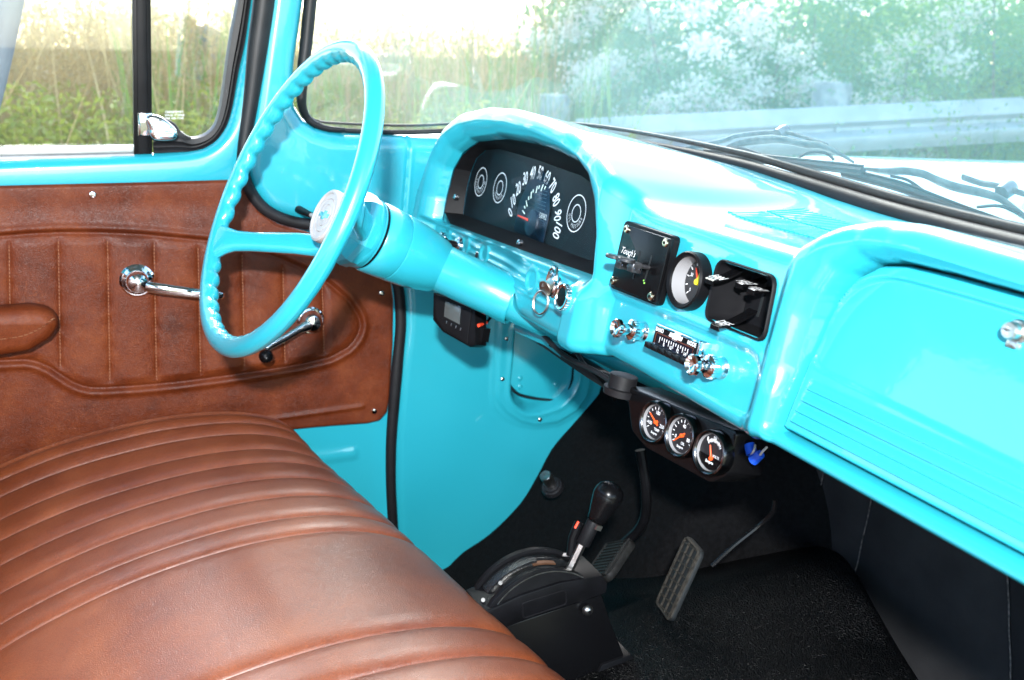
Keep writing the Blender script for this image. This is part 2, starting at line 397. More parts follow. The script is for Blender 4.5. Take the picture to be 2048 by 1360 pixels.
RADIO_P = smooth_poly(px_poly([(1223, 587), (1370, 645), (1500, 700), (1519, 722), (1512, 780), (1496, 832), (1480, 838), (1340, 768), (1205, 706), (1196, 692), (1212, 610)], .035), 1)
FAN = px_poly([(1440, 517), (1556, 554), (1530, 686), (1412, 638)], .035)
FANC = FAN.mean(0)
VENT = [(-.075, .085), (.175, .225)]                     # defroster grille on the dash top (X, fraction along the top)
BOSS = [(882, 472, .0135), (918, 487, .016), (955, 504, .016), (1065, 560, .0175), (1108, 571, .019), (1159, 599, .0165)]
BOSS = [(*fd(u, v, .04), r) for u, v, r in BOSS]
RIBS = [fd(1060, 531, .04)[1], fd(1051, 548, .04)[1], fd(1048, 564, .04)[1], fd(1048, 585, .04)[1]]
strip_top = lambda X: np.interp(X, [-.66, -.13], [-.018, -.0035])
def dash_h(X, S):
    h = .035+.025*(1-sst(-.118, -.082, X))+.025*sst(.182, .217, X)
    strip = (1-sst(-.012, .0, S-strip_top(X)))*(1-sst(-.152, -.140, X))*sst(-.69, -.675, X)
    h = h-strip*(.02+.012*(1-sst(-.40, -.28, X)))
    sd = sdf(X, S, OPEN); t = np.clip(sd/.034, 0, 1)
    lip = .034*(1-np.sqrt(np.maximum(1-(1-t)**2, 0)))*(1-strip)
    h = h-lip
    sd = sdf(X, S, GL); t = np.clip(sd/.024, 0, 1)
    h = h-np.where(S > -.055, 1, 1)*.045*(1-np.sqrt(np.maximum(1-(1-t)**2, 0)))*(1-sst(.0, -.03, S))-sst(.0, -.03, S)*.045*(1-np.sqrt(np.maximum(1-(1-np.clip(sd/.012, 0, 1))**2, 0)))
    sd = sdf(X, S, RADIO_P); h = h-.005*(1-sst(-.006, .002, sd))+.0012*gau(sd-.005, .003)
    bo = np.zeros_like(X)
    for bx, by, r in BOSS: bo = np.maximum(bo, 1-sst(r*.95, r*1.25, np.hypot(X-bx, S-by)))
    rib = np.zeros_like(X)
    for k, s_ in enumerate(RIBS): rib = np.maximum(rib, gau(S-s_, .0027))
    rib = rib*sst(-.66, -.64, X)*(1-sst(-.175, -.165, X))*(strip > .5)
    h = h+np.maximum(rib*.0022*(1-bo), bo*.0030)
    for bx, by, r in BOSS: h = h-.003*(1-sst(r*.62, r*.78, np.hypot(X-bx, S-by)))
    # faint raised line that frames the centre panel
    h = h+.0012*gau(S-.083-.004*np.sin((X+.08)*9), .004)*sst(-.09, -.05, X)*(1-sst(.15, .185, X))
    return h
dash = thing('dashboard', 'turquoise pressed steel dashboard with instrument hood and glove box under the windshield', 'dashboard', DF(.05, -.08, .03))
Xs = np.r_[np.linspace(-.712, .47, 620), np.linspace(.475, .82, 50)]
NFc, NA, NT = 128, 9, 34
rows = []
rt = .020; rb = .016-.0085*sst(.19, .235, Xs)
XX = Xs[None, :].repeat(NFc, 0); tt = np.linspace(0, 1, NFc)[:, None]
AGC = fd(1369, 560, .046)
hole_f = lambda a, b: -np.minimum(np.minimum(np.minimum(sdf(a, b, OPEN), sdf(a, b, GL)), sdf(a, b, FAN)+.002), np.hypot(a-AGC[0], b-AGC[1])-.0262)
s0 = Sbot(Xs)+rb; s1 = Stop(Xs)-rt
SS = s0[None]+(s1-s0)[None]*tt
XX, SS, kface = trim_grid(XX, SS, hole_f)
HH = dash_h(XX, SS)
def PW(X, S, D): return P0+X[..., None]*EX+S[..., None]*ES+D[..., None]*EN
hb, ht = HH[0], HH[-1]
rows = [PW(Xs, Sbot(Xs), hb-rb-.05+.0125*k) for k in range(4)]
for k in range(NA):
    a = math.radians(90*(1-k/NA)); rows.append(PW(Xs, Sbot(Xs)+rb-rb*math.sin(a), hb-rb*(1-math.cos(a))))
nface0 = len(rows)
rows += [PW(XX[k], SS[k], HH[k]) for k in range(NFc)]
nface1 = len(rows)
for k in range(1, NA+1):
    a = math.radians(90*k/NA); rows.append(PW(Xs, s1+rt*math.sin(a), ht-rt*(1-math.cos(a))))
st = rows[-1]; ys, zs = seal_at(Xs)
en = np.stack([Xs, ys-.006, zs-.008], 1); Lh = np.linalg.norm(en-st, axis=1)[:, None]
c1 = st-EN*Lh*.45; c1[:, 2] = c1[:, 2]*.97+en[:, 2]*.03+.002
ntop0 = len(rows)
for k in range(1, NT+1):
    t = k/NT; rows.append((1-t)**2*st+2*t*(1-t)*c1+t*t*en)
G = np.array(rows)
keep = np.ones((len(rows)-1, len(Xs)-1), bool)
fx, fs = FANC
keep[nface0:nface1-1] = kface
VX0, VX1 = -.062, .168; vr0, vr1 = ntop0+11, ntop0+25
cols = [i for i in range(len(Xs)-1) if VX0 < Xs[i] and Xs[i+1] < VX1]
keep[vr0:vr1, cols[0]:cols[-1]+1] = False
part('shell', MB().grid(G, keep), PAINT, dash, ang=60)
# defroster grille: two rows of slanted louvres over a dark duct
PB = mk('vent_dark', (.004, .006, .007), .7)
VG = G[vr0:vr1+1, cols[0]:cols[-1]+2]
def vpt(a, b, h=0.):           # a along X 0..1, b towards the windshield 0..1
    i = b*(VG.shape[0]-1); j = a*(VG.shape[1]-1); i0, j0 = min(int(i), VG.shape[0]-2), min(int(j), VG.shape[1]-2); fi, fj = i-i0, j-j0
    p = VG[i0, j0]*(1-fi)*(1-fj)+VG[i0+1, j0]*fi*(1-fj)+VG[i0, j0+1]*(1-fi)*fj+VG[i0+1, j0+1]*fi*fj
    return p+np.array([0, 0, h])
duct = MB().grid([[vpt(a, b, -.02) for a in np.linspace(-.0, 1, 12)] for b in (0, .5, 1)])
part('vent_duct', duct, PB, dash)
mbs = MB()
for b0, b1 in ((0, .03), (.47, .53), (.97, 1.0)):
    mbs.grid([[vpt(a, b0, .0002) for a in np.linspace(0, 1, 40)], [vpt(a, b1, .0002) for a in np.linspace(0, 1, 40)]])
part('grille_bar', mbs, PAINT, dash)
nl = 30
lv = None
for row, (b0, b1) in enumerate(((.03, .47), (.53, .97))):
    for k in range(nl):
        a0 = (k+.08)/nl; a1 = (k+.52)/nl; sk = .012 if row == 0 else .012
        q = []
        for b in np.linspace(b0, b1, 4):
            s_ = (b-b0)/(b1-b0)*sk-.006
            q.append([vpt(min(max(a0+s_, 0), 1), b, -.002), vpt(min(max(a0+s_, 0), 1), b, .0014), vpt(min(max(a1+s_, 0), 1), b, .0014), vpt(min(max(a1+s_, 0), 1), b, -.002)])
        part('louver', MB().grid(q), PAINT, dash)
# ---- glove box door
def door_d(S): return .048-(S+.0525)/.155*.027
GP = smooth_poly(np.array([fd(u, v, .03) for u, v in [(1632, 722), (1640, 690), (1652, 641), (1672, 597), (1706, 562), (1755, 548), (1801, 556), (1920, 588), (2048, 626), (2300, 700), (2300, 1062), (2048, 936), (1824, 827), (1650, 744)]]), 2)
gx = np.r_[np.linspace(.232, .50, 190), np.linspace(.505, .745, 60)]; gs = np.linspace(-.056, .107, 160)
gX, gS, kdoor = trim_grid(*np.meshgrid(gx, gs), lambda a, b: sdf(a, b, GL)+.0014); sdg = sdf(gX, gS, GL)
hd = door_d(gS)-.0050*(1-sst(-.0030, .0003, sdf(gX, gS, GP)))-.006*sst(-.004, .0, sdg)
for k, s_ in enumerate([-.0135, -.0235, -.0332, -.0425]):
    hd += .0046*sst(-.0010, .0003, gS-s_)*(1-sst(.0008, .0085, gS-s_))*sst(.249-.001*k, .254-.001*k, gX)
gd = part('glove_door', MB().grid(PW(gX, gS, hd), kdoor), PAINT, dash, ang=60)
lk = fd(2026, 662, .027); lo = DF(*lk, door_d(lk[1])-.0045)
part('lock', MB().lathe(lo, EN, [(.0088, 0), (.0088, .0022), (.0072, .004), (.0062, .004), (.0062, .0095), (.0052, .011), (.0024, .0108), (.002, .0100), (.0, .0100)], 28).rbox(lo+EN*.002-ES*.0085, DAX, (.0085, .006, .004), .001, .0006), STEEL, gd, ang=30)
part('key_slot', MB().box(lo+EN*.0108-EX*.002, DAX, (.005, .0010, .0006)), BLACK, gd)
part('glove_back', MB().grid([[DF(x, s, .0) for x in (.2, .8)] for s in (-.07, .12)]), PB, dash)

# ================================================================ INSTRUMENT CLUSTER
clus = thing('instrument_cluster', 'black speedometer cluster with white numbers set in the hood behind the steering wheel', 'instrument cluster', DF(-.37, -.02, -.03))
DD = -.005
dial_px = [(927, 431), (933, 383), (946, 333), (957, 311), (975, 299), (997, 297), (1076, 320), (1165, 352), (1200, 380), (1212, 430), (1205, 530), (1172, 518), (1054, 473)]
DIAL = smooth_poly(px_poly(dial_px, DD), 1)
cc = OPEN.mean(0)
def byang(P, n=72):
    A = np.arctan2(P[:, 1]-cc[1], P[:, 0]-cc[0]); out = []
    for q in np.linspace(-math.pi, math.pi, n, endpoint=False):
        d = np.array([math.cos(q), math.sin(q)]); best = .01
        for a, b in zip(P, np.roll(P, -1, 0)):
            e = b-a; den = d[0]*e[1]-d[1]*e[0]
            if abs(den) < 1e-12: continue
            r = a-cc; t = (r[0]*e[1]-r[1]*e[0])/den; u = (r[0]*d[1]-r[1]*d[0])/den
            if t > 0 and -1e-6 <= u <= 1+1e-6: best = t
        out.append(cc+d*best)
    return np.array(out)
A1, A2 = byang(OPEN), byang(DIAL)
loops = [[DF(*(cc+(p-cc)*1.006), .0235) for p in A1], [DF(*p, .012) for p in A1*.72+A2*.28], [DF(*p, DD+.001) for p in A2]]
loops = [l+[l[0]] for l in loops]
part('housing', MB().grid(loops), SATIN, clus, ang=40)
mdial = noisy('dial_black', (.004, .006, .008), (.006, .010, .013), 8, .5, spec=.2)
part('dial_face', MB().slab(A2*1.01-cc*.01, P0, DAX, DD-.004, DD-.001), mdial, clus)
mk_ = MB()
def dpt(u, v, d=DD): return fd(u, v, d)
CR = []
for (u, v, rr) in ((963, 364, .0225), (1001, 376, .0228), (1154, 427, .0240)):
    c = dpt(u, v); CR.append((c, rr))
for c, rr in CR:
    ringm = MB()
    for r in (rr, rr*.47):
        th = np.linspace(0, 2*math.pi, 41); w_ = .0015
        ringm.grid([[DF(c[0]+q*math.cos(t), c[1]+q*math.sin(t), DD+.0012) for t in th] for q in (r-w_/2, r+w_/2)])
    part('gauge_ring', ringm, WHITE, clus)
num = MB()
for body, u, v, rot in (('0', 1022, 425, 62), ('10', 1028, 401, 42), ('20', 1038, 377, 30), ('30', 1052, 357, 16), ('40', 1067, 346, 6), ('50', 1082, 346, -3), ('60', 1096, 355, -15), ('70', 1107, 372, -32), ('80', 1114, 400, -55), ('90', 1117, 431, -78), ('100', 1116, 462, -97)):
    c = dpt(u, v); num.text(body, DF(*c, DD), DAX, .0195, .60, thick=.0012, bold=.012, rot=math.radians(rot))
part('speed_numbers', num, WHITE, clus, ang=180)
GREYP = mk('grey_print', (.55, .55, .55), .5)
def arc_text(mb, body, c, r, a0, step, h, d=DD):
    for k, ch in enumerate(body):
        if ch == ' ': continue
        a = math.radians(a0+step*(k-(len(body)-1)/2)); p = (c[0]+r*math.cos(a), c[1]+r*math.sin(a))
        mb.text(ch, DF(*p, d), DAX, h, .7, thick=.0012, bold=.02, rot=a+math.pi/2)
for k, (body, r, h) in enumerate((('TEMPERATURE', .0160, .0046), ('GENERATOR', .0160, .0046), ('OIL PRESSURE', .0170, .0052))):
    let = MB(); arc_text(let, body, CR[k][0], r, -90, 13.5, h)
    if k == 0:
        for t, sx_ in (('C', -1), ('H', 1)): let.text(t, DF(CR[0][0][0]+sx_*.0165, CR[0][0][1], DD), DAX, .006, .9, thick=.0012, bold=.02)
    part('gauge_lettering', let, GREYP, clus, ang=180, kind='stuff')
# centre dome with ticks, needle and odometer
c = dpt(1066, 428); dome = smooth_poly([(c[0]-.048, c[1]-.032), (c[0]-.050, c[1]+.01), (c[0]-.03, c[1]+.048), (c[0]+.0, c[1]+.064), (c[0]+.03, c[1]+.05), (c[0]+.05, c[1]+.01), (c[0]+.052, c[1]-.034)], 2)
mblue = noisy('dial_blue_black', (.003, .009, .018), (.006, .025, .05), 30, .35, spec=.3)
part('speedometer_dial', MB().slab(dome, DF(0, 0, DD), DAX, .0006, .0012), mblue, clus, ang=180)
tk = MB(); ticks = [(1051, 425), (1053, 415), (1057, 408), (1061, 397), (1066, 391), (1070, 383), (1077, 380), (1082, 375), (1088, 376), (1094, 376)]
for k, (u, v) in enumerate(ticks):
    p = dpt(u, v); a = math.atan2(p[1]-c[1]+.01, p[0]-c[0]); ln = .010 if k % 2 == 0 else .005
    tk.box(DF(*p, DD+.0030), (EX*math.cos(a)+ES*math.sin(a), -EX*math.sin(a)+ES*math.cos(a), EN), (ln, .0017, .0004))
part('dial_ticks', tk, mk('pale_green_print', (.75, .9, .8), .5), clus)
lines = MB()
for k in range(11): lines.box(DF(c[0]+.012, c[1]-.004+k*.005, DD+.0014), DAX, (.056-k*.0022, .0008, .0003))
part('dial_lines', lines, mk('dial_line', (.015, .05, .08), .4), clus)
p, q = dpt(1041, 432), dpt(1062, 441)
nd = MB().tube([DF(*p, DD+.004), DF(*q, DD+.004)], [.0012, .0022], 8)
part('needle', nd, RED, clus)
part('odometer', MB().text('58982', DF(*dpt(1088, 433), DD), DAX, .0075, .9, thick=.0016), mk('odo_print', (.55, .58, .55), .5), clus, ang=180)
part('dial_emblem', MB().slab([(-.013, -.0035), (-.004, -.0035), (-.004, -.007), (.006, -.007), (.006, -.0035), (.014, -.0035), (.012, .0035), (.004, .0035), (.004, .007), (-.006, .007), (-.006, .0035), (-.012, .0035)], DF(*dpt(1066, 452), DD), DAX, .0012, .002), mk('emblem_grey', (.10, .13, .15), .3, .6), clus)
part('hub_cap', MB().lathe(DF(*dpt(1066, 446), DD), EN, [(.019, .0012), (.018, .004), (.0, .006)], 20), mblue, clus)
part('lens', MB().slab(A2*.93+cc*.07+(A1-A2)*.15, P0, DAX, DD+.008, DD+.010), LENS, clus, ang=180)
for u, v in ((911, 393), (1038, 485)):
    dd_ = .014; part('screw', MB().lathe(fdw(u, v, dd_+.004), EN, [(.0042, -.004), (.0042, .001), (.003, .0022), (0, .0026)], 12), CHROME, clus)
# ================================================================ THINGS SET IN THE DASH
def pj(p):
    c = RC @ (np.array(p, float)-CAM); return np.array([CX0+FPX*c[0]/c[2], CY0+FPX*c[1]/c[2]])
def rot_frame(o): return (EX, ES, EN)
def dpoly(pts, d): return px_poly(pts, d)
# ---- suspension switch panel
sw = thing('switch_panel', 'square black switch panel with script lettering and two round paddle levers', 'switch panel', fdw(1290, 530, .036))
def rounded(P, r, n=4):
    P = np.array(P); out = []
    for i in range(len(P)):
        a, b, c = P[i-1], P[i], P[(i+1) % len(P)]; u, v = nrm(a-b), nrm(c-b)
        for t in np.linspace(0, 1, n+1): out.append((1-t)**2*(b+u*r)+2*t*(1-t)*b+t*t*(b+v*r))
    return np.array(out)
part('backing', MB().slab(rounded(dpoly([(1256, 441), (1355, 473), (1319, 613), (1225, 576)], .040), .007), P0, DAX, .034, .0445, .0015), BLACK, sw)
GLOSSB = mk('gloss_black', (.003, .003, .0035), .26, spec=.2)
part('face_plate', MB().slab(rounded(dpoly([(1251, 449), (1340, 478), (1309, 607), (1220, 570)], .05), .001), P0, DAX, .0447, .0495, .0006), GLOSSB, sw)
for u, v in ((1254, 458), (1332, 486), (1226, 561), (1302, 593)):
    o = fdw(u, v, .0495); sc_ = part('screw', MB().lathe(o, EN, [(.0044, 0), (.0044, .0012), (.0036, .002), (.0036, .0022), (.0, .0024)], 14), mk('brass_plate', (.75, .68, .5), .2, 1.) if not bpy.data.materials.get('brass_plate') else bpy.data.materials['brass_plate'], sw)
    part('socket', MB().lathe(o, EN, [(.0019, .0024), (.0019, .0027), (0, .0027)], 6), BLACK, sc_)
for a, b in (((1281, 502), (1266, 557)), ((1304, 511), (1288, 567))):
    p, q = fd(*a, .0495), fd(*b, .0495); m_ = (p+q)/2; dl = nrm(np.array([*(q-p), 0]))[:2]
    part('slot', MB().box(DF(*m_, .0497), (EX*dl[1]*-1+ES*dl[0], EX*dl[0]+ES*dl[1], EN), (.0024, np.linalg.norm(q-p), .0005)), PB, sw)
part('script_lettering', MB().text("Touch's", fdw(1258, 504, .0497), DAX, .0072, .95, .45, .0003, .0).text('S', fdw(1256.5, 515, .0497), DAX, .0055, 1.1, .5, .0003).text('J', fdw(1258, 515, .0497), DAX, .0062, 1.1, .4, .0003), WHITE, sw, ang=180)
LEV = noisy('lever_anodised', (.05, .05, .055), (.08, .08, .085), 200, .3, metal=.7)
for (u, v, dx) in ((1298, 535, 0), (1273, 528, 0)):
    X, S = fd(u, v, .0495); lvp = part('lever', MB().tube([DF(X, S, .048), DF(X, S, .062)], .0024, 10).rbox(DF(X, S-.002, .0665), (EX, EN, ES), (.011, .0125, .011), .002, .001), LEV, sw)
    pd = part('paddle', MB().lathe(DF(X-.001, S+.0015, .0775), ES, [(.0085, 0), (.0095, .0008), (.0095, .0034), (.0085, .0044), (.0, .0040)], 26), LEV, lvp)
    for k in (-1, 1): part('set_screw', MB().lathe(DF(X+.0058, S-.003, .0665+k*.003), EX, [(.0011, 0), (.0009, .0004), (0, .0004)], 8), CHROME, lvp)
for u, v in ((1288, 561), (1289, 566)): part('indicator', MB().lathe(fdw(u, v, .0496), EN, [(.0009, 0), (.0009, .0006), (0, .0008)], 8), mk('green_print', (.3, .8, .1), .4) if not bpy.data.materials.get('green_print') else bpy.data.materials['green_print'], sw)
# ---- a round gauge builder
def ring_gauge(root, o, ax, r, depth, face_mat, bez_mat, inner_mat, recess=.010, lens=True, bz=.16):
    ex, ey, ez = ax
    part('bezel', MB().lathe(o, ez, [(r*1.02, -.004), (r*1.04, depth*.5), (r, depth), (r*.95, depth+.0015), (r*(1-bz), depth), (r*(1-bz-.03), depth-.002)], 40, ey, cap=False), bez_mat, root)
    part('inner_wall', MB().lathe(o, ez, [(r*(1-bz-.03), depth-.002), (r*(1-bz-.06), depth-recess)], 40, ey, cap=False), inner_mat, root)
    part('dial', MB().lathe(o, ez, [(r*.9, depth-recess-.001), (r*.9, depth-recess), (0, depth-recess)], 32, ey), face_mat, root)
    if lens: part('lens', MB().lathe(o, ez, [(r*.84, depth-.002), (r*.4, depth-.0012), (0, depth-.001)], 32, ey, cap=False), LENS, root)
    return depth-recess
DIALB = mk('gauge_black', (.012, .012, .014), .4)
pc = AGC; ag = thing('air_gauge', 'round black gauge with yellow needle between switch panel and heater levers', 'gauge', DF(*pc, .036))
WALLW = mk('gauge_white_wall', (.26, .255, .26), .5)
oo = DF(*pc, .0)
dz = ring_gauge(ag, oo, DAX, .0286, .0465, DIALB, BLACK, WALLW, .0175)
ags = MB(); f_ = lambda x, y, h=.0004: oo+EX*x+ES*y+EN*(dz+h)
for k in range(11):
    a = math.radians(225-27*k); ags.box(f_(.019*math.cos(a), .019*math.sin(a)), (EX*math.cos(a)+ES*math.sin(a), -EX*math.sin(a)+ES*math.cos(a), EN), (.004, .0008, .0003))
for k, t in enumerate(('0', '30', '60', '90', '120')):
    a = math.radians(225-67*k); ags.text(t, f_(.0135*math.cos(a), .0135*math.sin(a)), DAX, .0036, .9)
ags.box(f_(.004, -.0185), DAX, (.012, .004, .0003))
part('gauge_marks', ags, WHITE, ag, ang=180)
part('needle', MB().tube([f_(0, 0, .002), f_(.0045, .019, .002)], [.0014, .0006], 8).lathe(f_(0, 0), EN, [(.0, 0), (.0035, .0005), (.003, .003), (0, .003)], 14), YELLOW, ag)
part('second_needle', MB().tube([f_(0, 0, .001), f_(-.008, .013, .001)], [.0012, .0006], 8), RED, ag)
arc = MB(); th = np.radians(np.linspace(-60, 60, 14)); arc.grid([[f_(q*math.cos(t), q*math.sin(t), .0006) for t in th] for q in (.0075, .010)]); part('yellow_arc', arc, YELLOW, ag)
# ---- heater control
hc = thing('heater_control', 'black recessed heater control with white lettered FAN and DEF levers beside the round gauge', 'heater control', DF(*FANC, .034))
FO = rounded(FAN, .012, 5); FI = (FO-FANC)*.93+FANC
lp = [[DF(*p, d) for p in Q] for Q, d in (((FO-FANC)*1.03+FANC, .0345), ((FO-FANC)*1.03+FANC, .0368), ((FO-FANC)*1.0+FANC, .0385), ((FO-FANC)*.955+FANC, .0375), (FI*.98+FANC*.02, .008), (FI*.9+FANC*.1, -.001))]
lp = [l+[l[0]] for l in lp]
hh = part('housing', MB().grid(lp).add([DF(*p, -.001) for p in (FI*.9+FANC*.1)], [tuple(range(len(FI)))[::-1]]), SATIN, hc, ang=50)
e1 = nrm(np.array([*(FAN[1]-FAN[0]), 0]))[:2]
for k in (-.3, .12, .5):
    part('slot', MB().box(DF(FANC[0]+k*.045, FANC[1]+.003, -.0006), DAX, (.003, .038, .001)), PB, hh)
def hlever(u, v, dt, body, dn, wd=.0165, d0=.0, s_up=.006):
    X, S = fd(u, v, dt); X += wd*.5; prof = []
    for t in np.linspace(0, 1, 9):
        d = d0+(dt-d0)*t; s_ = S+s_up*(1-t)**2*2-dn*math.sin(t*math.pi)*0; s_ = S+dn*(1-t)**1.6; prof.append((s_, d))
    lo_, up_ = [], []
    for i, (s_, d) in enumerate(prof):
        up_.append((s_+.0012, d)); lo_.append((s_-.0012, d))
    m = MB(); loop = up_+[(prof[-1][0]+.0, prof[-1][1]+.0012), (prof[-1][0]-.004, prof[-1][1]+.0008), (prof[-1][0]-.004, prof[-1][1]-.0015)]+lo_[::-1]
    n = len(loop); vs = [DF(X-wd/2, *q) for q in loop]+[DF(X+wd/2, *q) for q in loop]
    m.add(vs, [(i, (i+1) % n, n+(i+1) % n, n+i) for i in range(n)]+[tuple(range(n))[::-1], tuple(range(n, 2*n))])
    lv_ = part('lever', m, GLOSSB, hc, ang=50)
    i = 6; s_, d = prof[i]; tn = nrm(np.array([prof[8][0]-prof[5][0], prof[8][1]-prof[5][1]]))
    along = ES*tn[0]+EN*tn[1]; nr = nrm(np.cross(EX, -along)); nr = nr if nr @ ES > 0 else -nr
    pm = MB()
    if body: pm.text(body, DF(X, *prof[6])+nr*.0012, (EX, -along, nr), .011, .0138/ .011*.42 if len(body) > 3 else .62, thick=.0004, bold=.02)
    pm.box(DF(X, *prof[7])+nr*.0013+along*.003, (EX, along, nr), (wd*.8, .003, .0004))
    part('lettering', pm, WHITE, lv_, ang=180)
hlever(1412, 557, .052, 'FAN', .020, .0125, .014); hlever(1473, 566, .026, 'HEAT', .010, .0105, -.004); hlever(1496, 578, .026, 'VENT', .006, .0105, -.004); hlever(1423, 648, .050, 'DEF', .019, .0125, .012)
# ---- radio
rd = thing('car_radio', 'small chrome faced push button radio with black dial in the middle of the dash', 'radio', fdw(1350, 690, .03))
RP = dpoly([(1312, 648.5), (1400, 686), (1392, 720), (1305, 696)], .044)
rc_ = RP.mean(0); re = nrm(np.array([*(RP[1]-RP[0]), 0]))[:2]; rw, rh = np.linalg.norm(RP[1]-RP[0]), (np.linalg.norm(RP[0]-RP[3])+np.linalg.norm(RP[1]-RP[2]))/2
RX = EX*re[0]+ES*re[1]; RY = -EX*re[1]+ES*re[0]; RA = (RX, RY, EN); ro = DF(*rc_, 0)
R_ = lambda x, y, d: ro+RX*x+RY*y+EN*d
part('nose', MB().rbox(R_(0, 0, .036), RA, (rw, rh+.004, .017), .002, .0012), CHROME, rd)
part('face', MB().rbox(R_(0, 0, .0447), RA, (rw*.95, rh*.93, .0008), .001, 0), GLOSSB, rd)
part('dial_window', MB().rbox(R_(0, -rh*.14, .0452), RA, (rw*.80, rh*.55, .001), .001, 0), noisy('radio_window', (.002, .003, .004), (.004, .008, .018), 60, .15), rd)
part('chrome_frame', MB().box(R_(0, rh*.165, .0455), RA, (rw*.84, .0011, .001)).box(R_(-rw*.42, -rh*.13, .0455), RA, (.0016, rh*.6, .001)).box(R_(rw*.42, -rh*.13, .0455), RA, (.0011, rh*.6, .001)), CHROME, rd)
rm = MB(); rm.text('BAND', R_(-rw*.37, rh*.33, .0452), RA, .0042, .9, bold=.02); rm.text('MODE', R_(rw*.36, rh*.33, .0452), RA, .0042, .9, bold=.02)
for k in range(13):
    rm.box(R_(-rw*.32+k*rw*.053, -rh*.12+(.0016 if k % 2 else .0), .0459), RA, (.0007, .006 if k % 2 == 0 else .003, .0002))
for k, t in enumerate(('8', '10', '12', '14')): rm.text(t, R_(-rw*.2+k*rw*.16, -rh*.26, .0458), RA, .0036, .9, bold=.01)
part('lettering', rm, WHITE, rd, ang=180)
BOW = np.array([(-1, -.12), (-.62, -.46), (-.3, -.46), (-.3, -.46), (-.42, -.46), (.0, -.46)])
def bowtie(w_, h_):
    k = h_*.30
    sh = lambda x, y: (x+y*.35, y)
    return [sh(*p) for p in [(-w_, -h_*.48), (-w_*.34, -h_*.48), (-w_*.34, -h_), (w_*.34, -h_), (w_*.34, -h_*.48), (w_, -h_*.48), (w_, h_*.48), (w_*.34, h_*.48), (w_*.34, h_), (-w_*.34, h_), (-w_*.34, h_*.48), (-w_, h_*.48)]]
part('emblem', MB().slab(bowtie(.0105, .0042), R_(0, rh*.33, 0), RA, .0451, .0458), WHITE, rd)
for k in range(6):
    x = -rw*.46+k*rw*.165; part('push_button', MB().rbox(R_(x, -rh*.56, .0447), RA, (rw*.150, .0060, .0135), .0008, .0006), GLOSSB, rd)
def rknob(name, u, v):
    X, S = fd(u, v, .03); o = DF(X, S, 0)
    k = part('knob', MB().lathe(o, EN, [(.0112, .0295), (.0112, .031), (.0098, .0325), (.0098, .040), (.0106, .041), (.0108, .0465), (.0095, .0475), (.0066, .0485), (.0066, .057), (.0088, .060), (.0100, .061), (.0100, .065), (.0088, .066), (.0070, .0625), (0, .0615)], 40), CHROME, rd, ang=50)
    f2 = MB()
    for q in range(20):
        t = 2*math.pi*q/20; f2.box(o+EN*.0437+(EX*math.cos(t)+ES*math.sin(t))*.0108, (EX*math.cos(t)+ES*math.sin(t), -EX*math.sin(t)+ES*math.cos(t), EN), (.001, .0016, .0055))
    part('flute', f2, CHROME, k)
rknob('knob', 1286, 663); rknob('knob', 1443, 736)
# ---- knobs on the strip under the cluster
lg = thing('lighter_knob', 'black push in lighter with ribbed chrome ring, rightmost on the strip under the speedometer', 'lighter', fdw(1159, 599, .04))
X, S = fd(1159, 599, .042); o = DF(X, S, .04)
part('ferrule', MB().lathe(o, EN, [(.0115, -.002), (.0115, .002), (.0098, .003), (.0098, .0045), (.0105, .006), (.009, .0075), (.007, .008)], 28), STEEL, lg)
part('barrel', MB().lathe(o, EN, [(.0072, .004), (.0072, .022)], 20), BLACK, lg)
part('grip_ring', MB().lathe(o, EN, [(.0075, .0195), (.0150, .0215), (.0155, .0265), (.0145, .028), (.0120, .0275), (.0112, .026)], 44, cap=False), CHROME, lg)
rb_ = MB()
for q in range(26):
    t = 2*math.pi*q/26; rb_.box(o+EN*.024+(EX*math.cos(t)+ES*math.sin(t))*.0153, (EX*math.cos(t)+ES*math.sin(t), -EX*math.sin(t)+ES*math.cos(t), EN), (.0012, .0017, .0055))
part('grip_rib', rb_, CHROME, lg); part('cup', MB().lathe(o, EN, [(.0115, .026), (.009, .0235), (0, .0225)], 24), GLOSSB, lg)
ig = thing('ignition_switch', 'chrome ignition switch with a looped wing on the turquoise strip left of the lighter', 'ignition switch', fdw(1108, 571, .04))
X, S = fd(1110, 573, .042); o = DF(X, S, .04)
part('bezel', MB().lathe(o, EN, [(.016, -.002), (.016, .002), (.013, .004), (.012, .004)], 28), CHROME, ig)
part('cylinder', MB().lathe(o, EN, [(.010, 0), (.010, .010), (.008, .011), (0, .011)], 24), STEEL, ig)
t_ = np.linspace(0, 2*math.pi, 29)[:-1]
part('wing', MB().tube([o+EN*.008+EX*.0105*math.cos(q)+ES*(.0165*math.sin(q)+.006) for q in t_], .0030, 8, True).tube([o+EN*.009+EX*.006*math.cos(q)+ES*(.010*math.sin(q)+.006) for q in t_], .0014, 8, True), CHROME, ig)
ky = thing('ignition_key', 'round headed metal key standing in the ignition switch', 'key', o+EN*.012)
kx = nrm(EN*.8-EX*.6); kh = o+EN*.011
part('blade', MB().box(kh+EN*.004, (EX*.3+EN*.95, ES, np.cross(EX*.3+EN*.95, ES)), (.012, .005, .0016)), STEEL, ky)
hd_ = fdw(1090, 577, .056)
part('head', MB().lathe(hd_, nrm(EX*.25+EN*.85-ES*.45), [(.0, -.0008), (.0098, -.0008), (.0105, 0), (.0098, .0008), (.0, .0008)], 24), mk('key_brass', (.34, .32, .27), .38, 1.), ky)
kr = thing('key_ring', 'thin split ring hanging from the ignition key', 'key ring', fdw(1082, 606, .056))
